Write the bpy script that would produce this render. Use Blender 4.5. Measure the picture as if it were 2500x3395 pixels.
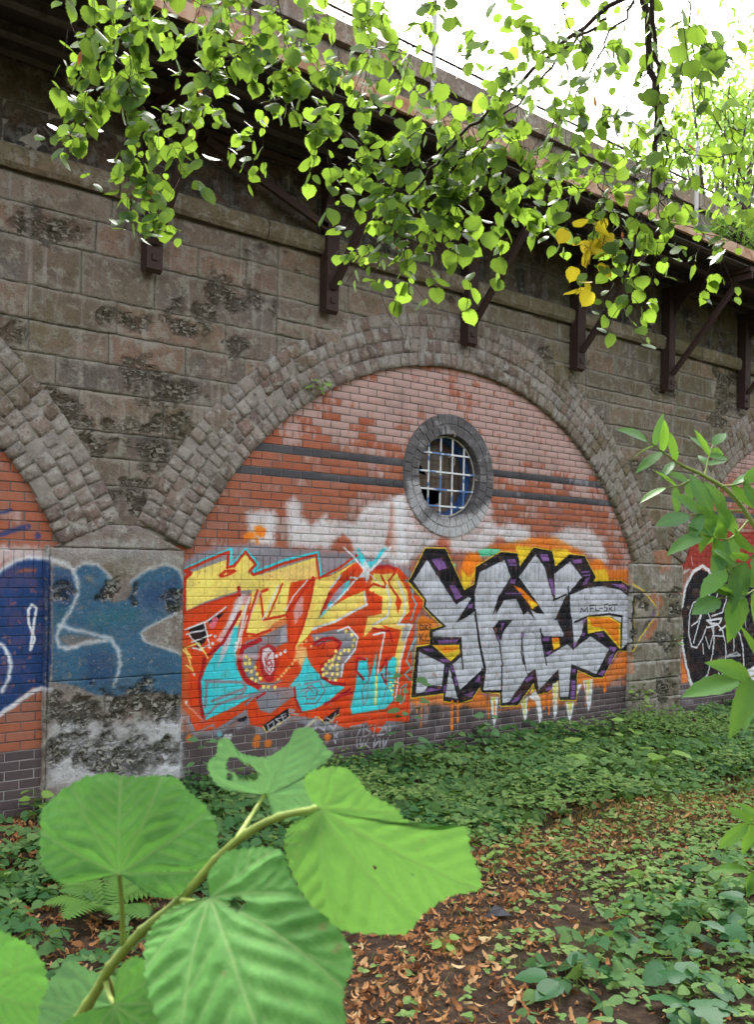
import bpy, math, random
import numpy as np
from mathutils import Vector, Matrix
from mathutils.geometry import tessellate_polygon

random.seed(7); rng = np.random.default_rng(7)
SC = bpy.context.scene; COL = SC.collection
for o in list(bpy.data.objects): bpy.data.objects.remove(o)

# ------------------------------------------------------------------ camera
HEAD, ROLL = 0.66958, 0.0199
cam_d = bpy.data.cameras.new('camera'); cam = bpy.data.objects.new('camera', cam_d); COL.objects.link(cam)
RGT = Vector((math.cos(HEAD), -math.sin(HEAD), 0)); UPW = Vector((0, 0, 1)); fw = Vector((math.sin(HEAD), math.cos(HEAD), 0))
rx = RGT*math.cos(ROLL) + UPW*math.sin(ROLL); ux = -RGT*math.sin(ROLL) + UPW*math.cos(ROLL)
CAM = Vector((-3.588, -7.244, 2.004))
cam.matrix_world = Matrix(((rx.x, ux.x, -fw.x, CAM.x), (rx.y, ux.y, -fw.y, CAM.y), (rx.z, ux.z, -fw.z, CAM.z), (0, 0, 0, 1)))
cam_d.sensor_fit = 'VERTICAL'; cam_d.sensor_height = 36; cam_d.lens = 31.915; cam_d.shift_y = 0.05264
cam_d.clip_start = 0.05; cam_d.clip_end = 2000
cam_d.dof.use_dof = True; cam_d.dof.focus_distance = 8.5; cam_d.dof.aperture_fstop = 17.0
SC.camera = cam
SC.render.resolution_x, SC.render.resolution_y = 755, 1024

# ------------------------------------------------------------------ world, sun, exposure
SUN_EL, SUN_AZ = math.radians(45), math.radians(30)      # azimuth from +y (behind the wall) towards +x
w = bpy.data.worlds.new('World'); SC.world = w; w.use_nodes = True
nt = w.node_tree; nt.nodes.clear()
sky = nt.nodes.new('ShaderNodeTexSky'); sky.sky_type = 'NISHITA'; sky.sun_disc = False
sky.sun_elevation = SUN_EL; sky.sun_rotation = SUN_AZ; sky.dust_density = 4.0; sky.air_density = 1.0; sky.ozone_density = 1.0
hs = nt.nodes.new('ShaderNodeHueSaturation'); hs.inputs['Saturation'].default_value = 0.22
bg = nt.nodes.new('ShaderNodeBackground'); bg.inputs['Strength'].default_value = 0.15
wo = nt.nodes.new('ShaderNodeOutputWorld')
nt.links.new(sky.outputs[0], hs.inputs['Color']); nt.links.new(hs.outputs[0], bg.inputs['Color']); nt.links.new(bg.outputs[0], wo.inputs[0])
sd = bpy.data.lights.new('sun', 'SUN'); sd.energy = 1.15; sd.angle = math.radians(14); sd.color = (1, .96, .9)
sun = bpy.data.objects.new('sun', sd); COL.objects.link(sun)
sdir = Vector((math.sin(SUN_AZ)*math.cos(SUN_EL), math.cos(SUN_AZ)*math.cos(SUN_EL), math.sin(SUN_EL)))
sun.rotation_euler = sdir.to_track_quat('Z', 'Y').to_euler()
vs = SC.view_settings; vs.view_transform = 'Standard'; vs.look = 'None'; vs.exposure = 2.75; vs.gamma = 1.0; vs.use_curve_mapping = False
SC.cycles.max_bounces = 6; SC.cycles.transparent_max_bounces = 4; SC.cycles.use_denoising = True
SC.cycles.caustics_reflective = False; SC.cycles.caustics_refractive = False
PAINT = [
 ('P','white',0.75,40,0,[648,2469,808,2503,943,2491,967,2422,947,2318,935,2163,684,2194,651,2369]),
 ('P','white',0.72,40,0,[1077,2576,1153,2646,1185,2602,1248,2573,1227,2499,1267,2436,1364,2387,1435,2417,1523,2488,1524,2435,1894,2424,1977,2552,2063,2626,2358,2686,2532,2754,2572,2066,1868,2094,1830,2230,1743,2309,1628,2251,1580,2168,1118,2169]),
 ('P','rust',0.8,25,0,[2348,2685,2405,2632,2452,2250,2438,2078,2287,2230,2337,2416]),
 ('P','rust',0.8,20,0,[1743,2309,1847,2244,1883,2149,1732,2077,1629,2183]),
 ('P','white',0.72,50,0,[2351,2713,2540,2725,2742,2408,2966,2317,3194,2299,3619,2392,3811,2557,3939,2475,4169,2520,4435,2459,4575,2281,4361,2256,4019,2336,3819,2276,3722,2203,3624,2183,3244,2174,3150,2222,2968,2250,2791,2195,2580,2010,2369,2007]),
 ('P','white',0.45,40,0,[2915,2548,3188,2528,3516,2595,3805,2768,3859,2630,3618,2409,3240,2301,2966,2317,2742,2424]),
 ('P','white',0.4,40,0,[2556,2921,2773,2904,2754,2771,2846,2644,2695,2537,2606,2631]),
 ('P','white',0.65,50,0,[4849,2401,5189,2528,5578,2524,5830,2377,5965,2103,5776,2119,5588,2213,5197,2280,4909,2272]),
 ('P','rust',0.7,25,0,[3012,2285,3125,2306,3197,2189,3177,2070,3059,2203]),
 ('P','orange',1,10,0,[603,2254,652,2294,725,2296,741,2246,698,2222,625,2223]),
 ('P','orange',1,10,0,[724,2341,782,2360,849,2327,836,2256,799,2248,740,2272]),
 ('P','orange',0.9,8,0,[733,2246,770,2247,771,2178,749,2183]),
 ('P','grey',0.95,22,0,[22,1999,139,2074,348,2152,722,2178,1155,2137,1880,2131,2574,1993,2690,1908,2624,1803,2745,1559,2842,1417,2803,1138,2714,1003,2704,499,2572,354,2264,281,2069,401,1661,357,1194,513,833,408,671,590,386,452,142,462,51,645,13,1309]),
 ('P','oran2',1,4,0,[31,1553,55,1567,576,1739,646,1693,732,1738,837,1776,1389,1880,1924,2033,2221,2004,2462,1991,2599,1889,2638,1734,2824,1655,2803,1558,2703,1421,2707,1281,2664,1144,2681,935,2669,519,2651,364,2348,400,2243,283,2156,309,2090,415,1842,372,1780,395,1578,478,1193,560,903,462,725,510,670,651,352,500,165,504,90,656,33,732,13,1165,24,1366]),
 ('P','brownor',0.6,30,0,[20,1366,61,1250,97,1075,70,874,138,637,91,612,29,733,13,1165]),
 ('P','yel',1,4,0,[40,1884,110,1921,352,2005,476,2044,444,1962,520,1978,637,2093,743,1997,693,1920,798,1898,1432,2080,1456,1889,1052,1815,802,1761,576,1754,245,1659,54,1574]),
 ('P','yelo',0.55,40,0,[798,1898,1433,2040,1456,1889,1089,1815,1032,1893,871,1845]),
 ('S','cyan',1,4,30,[18,1930,236,2032,491,2127,482,1977,561,2046,636,2130,770,2000,719,1917,1047,2033,1445,2123,1481,1897,1622,1930,1923,2091]),
 ('S','red',1,4,26,[31,1927,253,2025,463,2104,449,1962,520,1978,636,2112,743,1994,684,1932,728,1898,1048,2009,1426,2101,1462,1889]),
 ('S','red',1,4,34,[39,1924,87,1906,32,1862,31,1553]),
 ('P','red',1,4,0,[359,1887,420,1939,520,1951,551,1931,471,1888,396,1869]),
 ('P','yel',1,4,0,[412,1899,445,1917,462,1909,429,1890]),
 ('P','cyan',1,4,0,[532,1447,586,1438,557,1229,571,1049,646,909,823,814,549,691,244,591,199,777,204,952,289,1123,417,1294]),
 ('P','pink',0.9,14,0,[594,1724,698,1701,649,1542,583,1439,532,1417,477,1233,373,1060,426,1279,351,1297,480,1486]),
 ('P','white',0.8,16,0,[576,1724,645,1721,531,1470,416,1354,511,1590]),
 ('S','yel',0.9,10,42,[622,1603,557,1439]),
 ('S','white',1,4,23,[689,1693,641,1543,601,1378,562,1214]),
 ('S','grey',1,4,28,[260,946,646,909,665,863]),
 ('S','grey',1,4,27,[269,941,257,714]),
 ('S','grey',1,4,28,[322,761,665,855,623,790,380,727,259,626]),
 ('S','grey',1,4,25,[669,696,788,801,581,763]),
 ('S','red2',1,4,36,[575,1776,580,1716]),
 ('S','red2',1,4,31,[597,1558,418,1280,248,1154,193,938,207,777,244,591]),
 ('P','black',1,4,0,[86,1429,232,1479,259,1359,244,1301,173,1238,91,1364]),
 ('P','black',1,4,0,[265,1498,436,1561,363,1481,282,1446]),
 ('S','white',1,4,17,[45,1409,265,1483,447,1605]),
 ('S','white',1,4,14,[56,1371,242,1406]),
 ('S','white',1,4,14,[108,1298,304,1357]),
 ('S','white',1,4,14,[83,1364,225,1221,125,1247]),
 ('S','white',1,4,14,[233,1462,286,1270,189,1230]),
 ('D','pinkh',1,3,32,[338,1489,311,1445]),
 ('S','yel',1,4,14,[22,1237,111,1161,46,1250,129,1044,65,1098]),
 ('S','yel',1,4,13,[61,1250,180,1288,272,1153]),
 ('D','white',1,5,15,[556,1274,557,1241,554,1207,290,1248,318,1280,342,1341]),
 ('P','yel',1,4,0,[714,1754,872,1769,1052,1839,1135,1831,1094,1582,1133,1519,952,1445,882,1362,689,1322,635,1392,692,1557]),
 ('P','yelo',0.5,30,0,[879,1462,1133,1519,1117,1394,954,1337,811,1341]),
 ('P','grey',1,4,0,[655,1286,812,1318,1144,1456,1130,1269,975,1212,814,1219,757,1039,821,898,1074,905,930,845,733,903,626,1031,623,1166]),
 ('P','grey2',1,4,0,[1044,1396,1125,1441,1102,1270,1029,1257]),
 ('S','red',1,4,23,[775,1757,701,1557,645,1354,776,1342,921,1384]),
 ('S','red',1,4,23,[881,1761,802,1738,843,1478,1096,1519]),
 ('S','red',1,4,20,[1043,1815,896,1508]),
 ('S','white',1,4,17,[998,1800,877,1554,835,1478]),
 ('S','pink',1,4,16,[802,1738,718,1556]),
 ('S','red2',1,4,42,[812,1295,622,1227,595,1078,663,938,823,844]),
 ('P','oran2',1,4,0,[957,1213,1234,1202,1245,1138,1072,960,965,889,893,893]),
 ('P','oran2',1,4,0,[1163,1831,1389,1864,1301,1547,1214,1234,1122,1206,1096,1519]),
 ('P','pink',0.8,10,0,[1241,1706,1288,1690,1282,1532,1191,1423,1169,1549]),
 ('S','red',1,4,24,[1389,1880,1223,1674,1096,1535,1106,1504]),
 ('S','white',1,4,15,[1332,1856,1166,1690,1086,1566]),
 ('P','red2',1,4,0,[814,1219,902,1258,984,1212,1006,1056,964,904,893,893,828,989,802,1128]),
 ('P','white',1,4,0,[841,1203,907,1223,967,1166,971,1012,927,956,872,1002,834,1126]),
 ('S','red2',1,4,12,[931,1168,896,1139,885,1078,911,1046,939,1068,927,1104,902,1092]),
 ('S','red2',1,4,10,[869,1125,890,1009,926,983,952,1059]),
 ('D','white',1,3,19,[995,1134,1040,1154,1089,1177]),
 ('P','pink',0.7,14,0,[538,1170,815,1158,816,1127,590,1130]),
 ('P','yelo',0.9,14,0,[1214,1234,1328,1198,1351,1070,1325,961,1256,1043,1198,1109]),
 ('P','cyan',1,4,0,[1330,1119,1410,1004,1569,866,1801,786,1613,669,1458,601,1286,584,1227,699,1206,810,1149,845,1259,949]),
 ('P','grey',1,4,0,[822,852,1186,827,1207,747,935,598,827,638,772,749]),
 ('P','yel',1,4,0,[1428,1864,1603,1898,1924,2049,1742,1932,1597,1752,1466,1481,1552,1559,1830,1687,2035,1752,2064,1618,1654,1428,1401,1378,1345,1309,1206,1203,1286,1389,1392,1737]),
 ('P','cyan',1,4,0,[1472,1477,1551,1608,1745,1818,1850,1864,1828,1769,1630,1599]),
 ('P','pinkh',0.7,10,0,[1599,1672,1745,1801,1796,1818,1727,1720,1630,1623]),
 ('S','white',1,4,21,[1845,1884,1928,1876,1748,1703,1552,1559]),
 ('S','white',1,4,25,[1401,1378,1654,1444,2060,1610,2025,1735]),
 ('S','white',1,4,21,[1723,1899,1596,1769]),
 ('S','red',1,4,27,[1398,1872,1374,1689,1285,1405,1187,1204]),
 ('S','red',1,4,25,[1922,2107,1681,1964,1466,1873]),
 ('S','red',1,4,24,[1925,1983,1745,1818,1627,1736,1542,1576]),
 ('S','red2',1,4,21,[1597,1736,1494,1528]),
 ('P','grey',1,4,0,[1383,1323,1696,1370,1900,1348,1954,1239,1906,1109,1795,1015,1768,902,1659,844,1508,934,1564,1060,1741,1181,1698,1273,1443,1217]),
 ('S','white',1,4,20,[1706,1354,1837,1388,1953,1280,1925,1157,1775,1016,1758,895]),
 ('S','red2',1,4,32,[1414,1227,1520,1279,1638,1283,1743,1230,1662,1112,1507,1006,1519,909,1649,837,1800,815]),
 ('S','grey',1,4,17,[1281,781,1395,829,1483,775,1436,699,1340,706,1329,778,1395,797,1425,755]),
 ('S','grey',1,4,17,[1318,850,1490,871,1561,770,1457,649,1322,660]),
 ('S','red2',1,4,24,[1205,826,1217,715,1286,584]),
 ('S','red2',1,4,25,[2040,736,1772,706,1555,633]),
 ('S','red2',1,4,25,[1873,764,1653,666]),
 ('S','red2',1,4,20,[877,795,789,755]),
 ('P','yel',1,4,0,[2137,1928,2244,1920,2441,1936,2603,1734,2632,1526,2477,1409,2658,1378,2572,1217,2511,978,2479,894,2421,1017,2480,1288,2346,1361,2151,1366,2026,1278,2074,1485,2255,1515,2261,1684,2088,1752]),
 ('P','oran2',1,4,0,[2168,1718,2229,1684,2211,1533,2159,1492,2124,1601]),
 ('P','oran2',1,4,0,[2458,1717,2527,1631,2474,1511,2438,1615]),
 ('P','oran2',1,4,0,[2258,1397,2524,1339,2442,1050,2376,1053,2414,1291,2324,1344]),
 ('P','oran2',1,4,0,[2026,1278,2239,1296,2200,1129,2135,1165]),
 ('P','grey2',1,4,0,[2545,1364,2670,1378,2572,1217,2527,1218]),
 ('S','red',1,4,24,[2240,1904,2301,1819,2291,1785,2140,1819,2056,1769,2089,1702]),
 ('S','red',1,4,22,[2419,1931,2344,1853,2356,1803,2470,1683]),
 ('S','white',1,4,26,[2313,1802,2372,1632,2332,1480,2150,1400]),
 ('S','white',1,4,26,[2466,1846,2572,1648,2564,1510,2477,1400,2669,1387,2604,1267,2521,1012,2464,604]),
 ('S','white',1,4,22,[2153,1299,2303,1320,2284,1227,2245,1060,2217,892]),
 ('S','red2',1,4,22,[2151,1366,2369,1326,2404,1223]),
 ('S','red',1,4,18,[2122,1651,2142,1735]),
 ('P','cyan',1,4,0,[1970,1040,2074,1068,2111,832,2200,1129,2196,860,2419,1068,2469,1040,2431,607,2334,529,1900,507,1878,583,1935,777]),
 ('S','yel',1,4,27,[2202,860,2197,582]),
 ('S','grey',1,4,16,[2107,999,2085,633,2044,586,2019,738,2100,849]),
 ('S','grey',1,4,17,[2354,1020,2314,887,2379,900,2299,617]),
 ('S','red2',1,4,22,[2269,957,2332,1056,2328,784,2271,889]),
 ('S','red2',1,4,25,[2053,1052,1948,1074,1941,942,2037,853]),
 ('D','yel',1,3,15,[2472,912,2442,859,2459,806,2427,761,2406,711,2425,667,2393,797,2383,746]),
 ('S','cyan2',1,4,19,[2577,1863,2675,1800,2669,1682,2726,1608,2657,1439]),
 ('S','cyan2',1,4,19,[2730,1246,2664,1161,2604,1008,2670,927,2585,871,2655,806]),
 ('S','cyan2',1,4,15,[2539,736,2606,766,2588,595,2526,565,2528,719]),
 ('S','red2',0.8,10,37,[2146,1987,2329,2006,2429,1974]),
 ('P','cyan',1,4,0,[1921,2132,2028,2035,2134,2053,2238,2173,2302,2201,2218,2089,2114,1969,1988,1984]),
 ('S','cyan',1,4,40,[1942,2157,2028,2035]),
 ('P','white',1,4,0,[1997,2018,2027,2068,2060,2019,2097,1969,2085,1885,2055,1827,2022,1885,1928,1876,1999,1943]),
 ('S','white',1,4,18,[1761,2177,1881,2090,2020,1960]),
 ('S','white',1,4,33,[2104,1961,2240,2081,2351,2193]),
 ('S','white',1,4,11,[2094,1919,2247,1802]),
 ('S','white',0.6,10,13,[56,774,244,591]),
 ('D','white',0.8,6,14,[143,1010,72,773]),
 ('P','black',1,4,0,[493,528,688,607,710,541,673,522,586,560]),
 ('P','grey',0.9,10,0,[552,526,689,566,725,510,588,477]),
 ('P','black',1,4,0,[857,490,1135,635,1165,555,903,428]),
 ('S','yel',1,4,10,[1156,548,904,424,863,481]),
 ('S','grey2',1,4,15,[911,492,973,525,983,478,930,444,911,492]),
 ('S','grey2',1,4,15,[1054,549,1000,538,1046,511,1010,483]),
 ('S','grey2',1,4,15,[1109,583,1063,571,1092,514,1134,534]),
 ('S','grey2',1,4,13,[1082,551,1115,559]),
 ('S','grey2',1,4,15,[1156,555,1145,619,1210,606,1164,586,1249,563]),
 ('P','black',1,4,0,[1520,467,1745,594,1737,513,1579,438]),
 ('S','yel',1,4,10,[1366,434,1489,518,1579,438,1737,521]),
 ('S','grey2',1,4,14,[1578,511,1658,455,1696,533]),
 ('S','grey2',1,4,21,[1309,407,1460,521,1463,409,1367,386]),
 ('S','grey2',1,4,21,[1462,441,1561,383,1579,462,1680,372,1718,449]),
 ('S','grey2',1,4,16,[1721,335,1682,290,1703,239]),
 ('S','grey2',1,4,16,[1681,331,1722,286]),
 ('S','grey2',1,4,14,[1882,385,2028,388,1968,277]),
 ('S','grey2',1,4,14,[2049,386,2052,269]),
 ('S','grey2',1,4,14,[2155,376,2071,350,2146,301,2073,267]),
 ('S','grey2',1,4,15,[2198,372,2179,256]),
 ('S','grey2',1,4,15,[2241,351,2307,328,2232,268,2308,268]),
 ('S','grey2',1,4,15,[2328,351,2351,290,2406,301]),
 ('S','grey2',1,4,15,[2393,371,2396,251]),
 ('S','grey2',1,4,14,[1969,244,1971,161]),
 ('S','grey2',1,4,14,[2010,240,2023,155,2063,234]),
 ('S','grey2',1,4,14,[2116,237,2075,183,2139,143]),
 ('S','grey2',1,4,15,[2201,229,2182,138,2266,222,2268,129]),
 ('S','grey2',1,4,15,[2309,217,2312,124,2375,219]),
 ('D','orange',0.85,14,37,[111,451,798,381,915,319,1602,306,790,328]),
 ('D','cyan2',0.9,8,24,[403,458]),
 ('D','white',0.9,8,24,[470,429,512,425]),
 ('S','grey',0.9,6,19,[91,641,158,483,335,553,369,484,678,650,707,526]),
 ('D','yel',1,3,18,[660,1082,703,1080,675,1021,722,1003,667,1142,702,1110,765,1038,784,976,732,941,777,916,821,936,858,853,908,849,984,841]),
 ('D','yel',1,3,19,[1808,1343,1876,1308,1908,1254,1893,1195,1843,1153,1792,1155,1742,1124,1681,1151,1672,1103,1604,1058,1644,1023,1704,1020,1565,1027,1615,992,1705,971,1527,981,1577,946,1647,926,1538,924,1707,922,1688,867,1618,882,1647,1068,1723,1084]),
 ('D','yelo',0.9,5,16,[1199,1086,1172,1056,1135,1018,1108,996,1081,967,1054,945,1018,916,1451,1289,1385,1212,1327,1262,1280,1247]),
 ('S','red',1,4,16,[55,1567,278,1644,576,1724]),
 ('S','red2',1,4,16,[1453,1209,1559,1253,1522,1190]),
 ('S','white',1,4,13,[667,1520,619,1377,596,1228]),
 ('S','pinkh',1,4,11,[710,1557,670,1406]),
 ('P','greyl',0.5,30,0,[2592,2013,2816,2245,2884,2317,2635,2101,2574,1841]),
 ('D','orange',0.95,30,138,[3555,2029]),
 ('P','orange',0.9,25,0,[3330,1935,3425,2118,3602,2177,3708,2087,3610,1864,3434,1808]),
 ('P','yel2',0.9,15,0,[3379,1971,3482,1900,3607,1974,3656,2086,3486,1753,3385,1753]),
 ('D','rust',0.7,45,98,[3968,2261,3101,2235]),
 ('P','orange',0.85,35,0,[3808,2238,4184,2305,4578,2376,4931,2389,5335,2260,5495,2223,5245,2116,4878,2149,4639,2261,4244,2154]),
 ('P','yel2',0.95,15,0,[4241,2269,4523,2258,4445,2023,4332,2002,4272,2136]),
 ('P','yel2',0.95,15,0,[4875,2248,5148,2255,5243,2197,5002,2031,4941,2050]),
 ('P','orange',0.9,25,0,[5500,2059,5757,2147,5926,2066,5966,1856,5635,1875]),
 ('P','yel2',0.9,18,0,[5631,1999,5927,2024,5999,1867,5668,1855]),
 ('P','orange',0.8,25,0,[5928,2003,6373,2030,6415,1836,5999,1867]),
 ('P','green',1,4,0,[3627,2196,3782,2228,3982,2220,3917,2143,3667,2137]),
 ('P','green',0.8,10,0,[3216,2050,3290,2042,3269,1916,3231,1933]),
 ('P','orange',0.95,15,0,[2745,1440,2813,1491,2955,1436,3077,1362,2947,1295,2950,1171,2752,1170]),
 ('P','orange',0.75,25,0,[2674,643,3169,643,3749,602,3859,444,4021,375,4351,405,4633,500,5018,512,5082,387,5362,365,5414,729,5738,648,6035,736,6269,937,6461,950,6453,670,6142,581,5941,531,5386,588,5394,342,4992,354,3967,379,3100,505,2699,554]),
 ('S','yel2',1,4,36,[2620,1841,2841,2193,3126,2200,3423,1744,3586,1818,3606,2011,3997,2186,4271,2174,4318,2021,4552,2249,4876,2218,4942,2031,5197,2186,5496,2172,5715,1917,5668,1855,6239,1868,6438,1789,6463,1664,6482,1079,6465,961,6268,969,6199,972,6033,800,5904,642,5738,652,5396,771,5376,395,5081,417,5043,670,4867,523,4661,518,4599,659,4322,411,4047,429,4029,582,3736,603,3708,679,3570,541,3419,516,3369,511,3147,555,3157,635,2686,625,2741,1144,2939,1162,2934,1321,3125,1361,2834,1579,2844,1649,2620,1841]),
 ('P','black',1,4,0,[2620,1841,2841,2193,3126,2200,3423,1744,3586,1818,3606,2011,3997,2186,4271,2174,4318,2021,4552,2249,4876,2218,4942,2031,5197,2186,5496,2172,5715,1917,5668,1855,6239,1868,6438,1789,6463,1664,6482,1079,6465,961,6268,969,6199,972,6033,800,5904,642,5738,652,5396,771,5376,395,5081,417,5043,670,4867,523,4661,518,4599,659,4322,411,4047,429,4029,582,3736,603,3708,679,3570,541,3419,516,3369,511,3147,555,3157,635,2686,625,2741,1144,2939,1162,2934,1321,3125,1361,2834,1579,2844,1649]),
 ('S','black',1,4,13,[2620,1841,2841,2193,3126,2200,3423,1744,3586,1818,3606,2011,3997,2186,4271,2174,4318,2021,4552,2249,4876,2218,4942,2031,5197,2186,5496,2172,5715,1917,5668,1855,6239,1868,6438,1789,6463,1664,6482,1079,6465,961,6268,969,6199,972,6033,800,5904,642,5738,652,5396,771,5376,395,5081,417,5043,670,4867,523,4661,518,4599,659,4322,411,4047,429,4029,582,3736,603,3708,679,3570,541,3419,516,3369,511,3147,555,3157,635,2686,625,2741,1144,2939,1162,2934,1321,3125,1361,2834,1579,2844,1649]),
 ('P','silver',1,4,0,[2676,1850,2867,2079,3302,1595,3488,1680,3539,1662,3320,1406,3594,1532,3655,1181,3755,871,3390,645,3271,942,3418,1026,3399,1235,2972,1250,2971,1303,3161,1360,2857,1578,2867,1649]),
 ('P','silver',1,4,0,[2777,1099,3148,948,3118,709,2915,740,2870,664,2742,656]),
 ('P','silver',1,4,0,[3222,909,3355,557,3170,589]),
 ('P','silver',1,4,0,[3659,1956,4053,2103,4168,1905,3971,1678,3883,1472,4066,1639,4258,1657,4404,1463,4460,1510,4606,1401,4355,1233,4421,902,4482,744,4182,457,4073,446,4055,599,3749,620,3795,859,3695,1161,3607,1532,3589,1716]),
 ('P','silver',1,4,0,[4307,1906,4583,2181,4748,2028,4924,1632,5165,1711,4961,1403,5130,1349,5119,1178,4729,1201,4810,942,5152,1107,5310,1020,5640,1172,6027,990,5770,688,5284,838,5235,436,5080,447,5040,791,4689,555,4624,814,4481,763,4355,1233,4606,1401,4516,1519,4633,1478,4765,1466,4599,1635]),
 ('P','silver',1,4,0,[4929,1951,5215,2105,5456,1915,5241,1751,5181,1691,4954,1622]),
 ('P','silver',1,4,0,[5227,1691,5573,1788,5901,1803,6243,1750,6420,1664,6447,1081,6275,975,6274,1322,6048,1408,5584,1404,5521,1381,5463,1198,5310,1020,5252,1387]),
 ('S','black',1,4,20,[3539,1680,3594,1532,3683,1124,3768,861,3391,636]),
 ('S','black',1,4,18,[3901,1322,3999,1150,4061,882]),
 ('S','black',1,4,19,[4382,1251,4375,1020,4421,883]),
 ('S','black',1,4,21,[4697,1291,4763,1042,4822,852]),
 ('S','black',1,4,24,[5193,1792,5219,1468,5268,1386,5316,1019]),
 ('S','black',1,4,18,[3405,1026,3434,879]),
 ('S','black',1,4,20,[3729,863,3749,611,4056,590,4047,883]),
 ('S','black',1,4,21,[5165,1701,4924,1632]),
 ('S','black',1,4,27,[5331,1355,5584,1421,6013,1445,6282,1408,6268,980]),
 ('P','black',1,4,0,[3992,1410,4216,1409,4076,1289,4020,1168,3887,1319]),
 ('P','black',1,4,0,[4090,1772,4254,1810,4411,1714,4446,1501,4390,1473,4272,1653,4066,1639,3936,1481,3971,1678]),
 ('P','black',1,4,0,[4931,1394,5145,1359,5118,1229,4976,1403]),
 ('P','black',1,4,0,[4683,1281,4758,1200,5150,1177,5214,1094,4825,951,4731,1122]),
 ('P','orange',1,4,0,[4907,1180,5034,1175,5068,1066,4942,1025]),
 ('P','yel2',0.8,8,0,[4924,1115,5045,1131,5062,1066,4942,1031]),
 ('P','black',1,4,0,[3320,1401,3516,1570,3607,1532,3494,1461]),
 ('P','black',1,4,0,[4545,1519,4750,1466,4660,1556]),
 ('P','orange',1,4,0,[4212,1810,4339,1781,4645,1576,4545,1528,4428,1636]),
 ('P','yel2',0.9,8,0,[4455,1656,4645,1576,4545,1528]),
 ('P','yel2',1,4,0,[5568,1421,6014,1413,6249,1327,6261,976,5902,1237,5591,1204]),
 ('P','orange',1,4,0,[5601,1404,6014,1392,6215,1313,6224,1035,5918,1263,5669,1295]),
 ('P','yel2',1,4,0,[2962,1161,3372,1151,3374,1055,3245,970]),
 ('P','orange',0.9,14,0,[2998,1148,3352,1141,3341,1092,3157,1064]),
 ('P','purple',1,3,0,[2926,2089,3081,2101,3168,1996,3036,1967]),
 ('P','purple',1,3,0,[3198,1808,3284,1808,3400,1681,3301,1645]),
 ('P','purple',1,3,0,[4094,2113,4231,2116,4260,2068,4122,2066]),
 ('P','purple',1,3,0,[4131,2053,4247,2055,4253,2040,4142,2038]),
 ('P','purple',1,3,0,[4656,2183,4788,2186,4850,2108,4717,2096]),
 ('P','purple',1,3,0,[5261,2126,5433,2140,5451,2089,5293,2080]),
 ('P','purple',1,3,0,[5521,1895,5617,1916,5539,1823,5460,1813]),
 ('P','purple',1,3,0,[5438,1987,5582,1995,5599,1974,5455,1966]),
 ('P','purple',1,3,0,[5471,1946,5616,1954,5617,1933,5478,1926]),
 ('P','purple',1,3,0,[4826,1890,4901,1891,4952,1692,4906,1712]),
 ('P','purple',1,3,0,[6034,1835,6310,1825,6417,1761,6242,1772]),
 ('P','purple',1,3,0,[2822,1132,2963,1126,3012,1097,2882,1094]),
 ('P','purple',1,3,0,[3045,1212,3350,1210,3326,1175,3058,1176]),
 ('P','purple',1,3,0,[3490,1589,3566,1606,3555,1551,3479,1552]),
 ('P','purple',1,3,0,[4441,688,4568,758,4583,709,4485,656]),
 ('P','purple',1,3,0,[4210,455,4402,556,4335,464,4238,433]),
 ('P','purple',1,3,0,[3442,587,3619,620,3570,559]),
 ('P','purple',1,3,0,[2881,681,2951,702,3119,673,2882,654]),
 ('P','purple',1,3,0,[5291,635,5369,630,5360,406,5282,412]),
 ('P','purple',1,3,0,[5302,776,5365,773,5366,722,5294,726]),
 ('P','purple',1,3,0,[5803,676,5901,733,5968,719,5903,659]),
 ('P','purple',1,3,0,[6030,905,6131,933,6067,798,6000,801]),
 ('P','purple',1,3,0,[6026,1032,6180,1005,6148,942,6062,967]),
 ('P','purple',1,3,0,[5721,1211,5886,1206,5921,1152,5788,1167]),
 ('P','purple',1,3,0,[4020,1375,4074,1374,4036,1280]),
 ('P','purple',1,3,0,[4744,1191,4877,1196,4849,1138,4745,1142]),
 ('P','purple',1,3,0,[5482,1382,5553,1391,5529,1340,5474,1341]),
 ('P','purple',1,3,0,[5308,1101,5371,1099,5316,1030]),
 ('P','purple',1,3,0,[4821,585,4955,596,4896,550,4807,537]),
 ('P','purple',1,3,0,[3062,1006,3208,999,3233,962,3135,967]),
 ('P','purple',1,3,0,[3239,926,3271,924,3298,850,3268,852]),
 ('P','purple',1,3,0,[3299,805,3324,804,3351,702,3322,704]),
 ('P','purple',1,3,0,[3173,911,3191,910,3182,857,3168,858]),
 ('P','purple',1,3,0,[3142,716,3179,714,3173,642,3139,645]),
 ('P','purple',1,3,0,[3957,1226,3997,1216,3985,1169]),
 ('P','purple',1,3,0,[4382,1251,4425,1250,4406,1202,4369,1203]),
 ('P','purple',1,3,0,[4169,1886,4252,1877,4240,1829,4157,1833]),
 ('P','purple',1,3,0,[4064,1724,4340,1724,4369,1704,4078,1705]),
 ('P','purple',1,3,0,[4794,1002,4927,1026,4854,969]),
 ('P','purple',1,3,0,[3679,792,3705,790,3707,716,3616,722]),
 ('P','purple',1,3,0,[5478,1218,5542,1216,5527,1175,5470,1177]),
 ('P','purple',1,3,0,[3750,583,3829,577,3750,565]),
 ('S','black',1,4,11,[5438,1475,5452,1526,5511,1484,5564,1535,5582,1473]),
 ('S','black',1,4,11,[5637,1482,5622,1555,5700,1564]),
 ('S','black',1,4,11,[5626,1519,5691,1523]),
 ('S','black',1,4,11,[5729,1564,5745,1491,5804,1494]),
 ('S','black',1,4,11,[5810,1521,5876,1524]),
 ('S','black',1,4,11,[5982,1572,5908,1566,5909,1530,5970,1519,5961,1488,5904,1482]),
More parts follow.
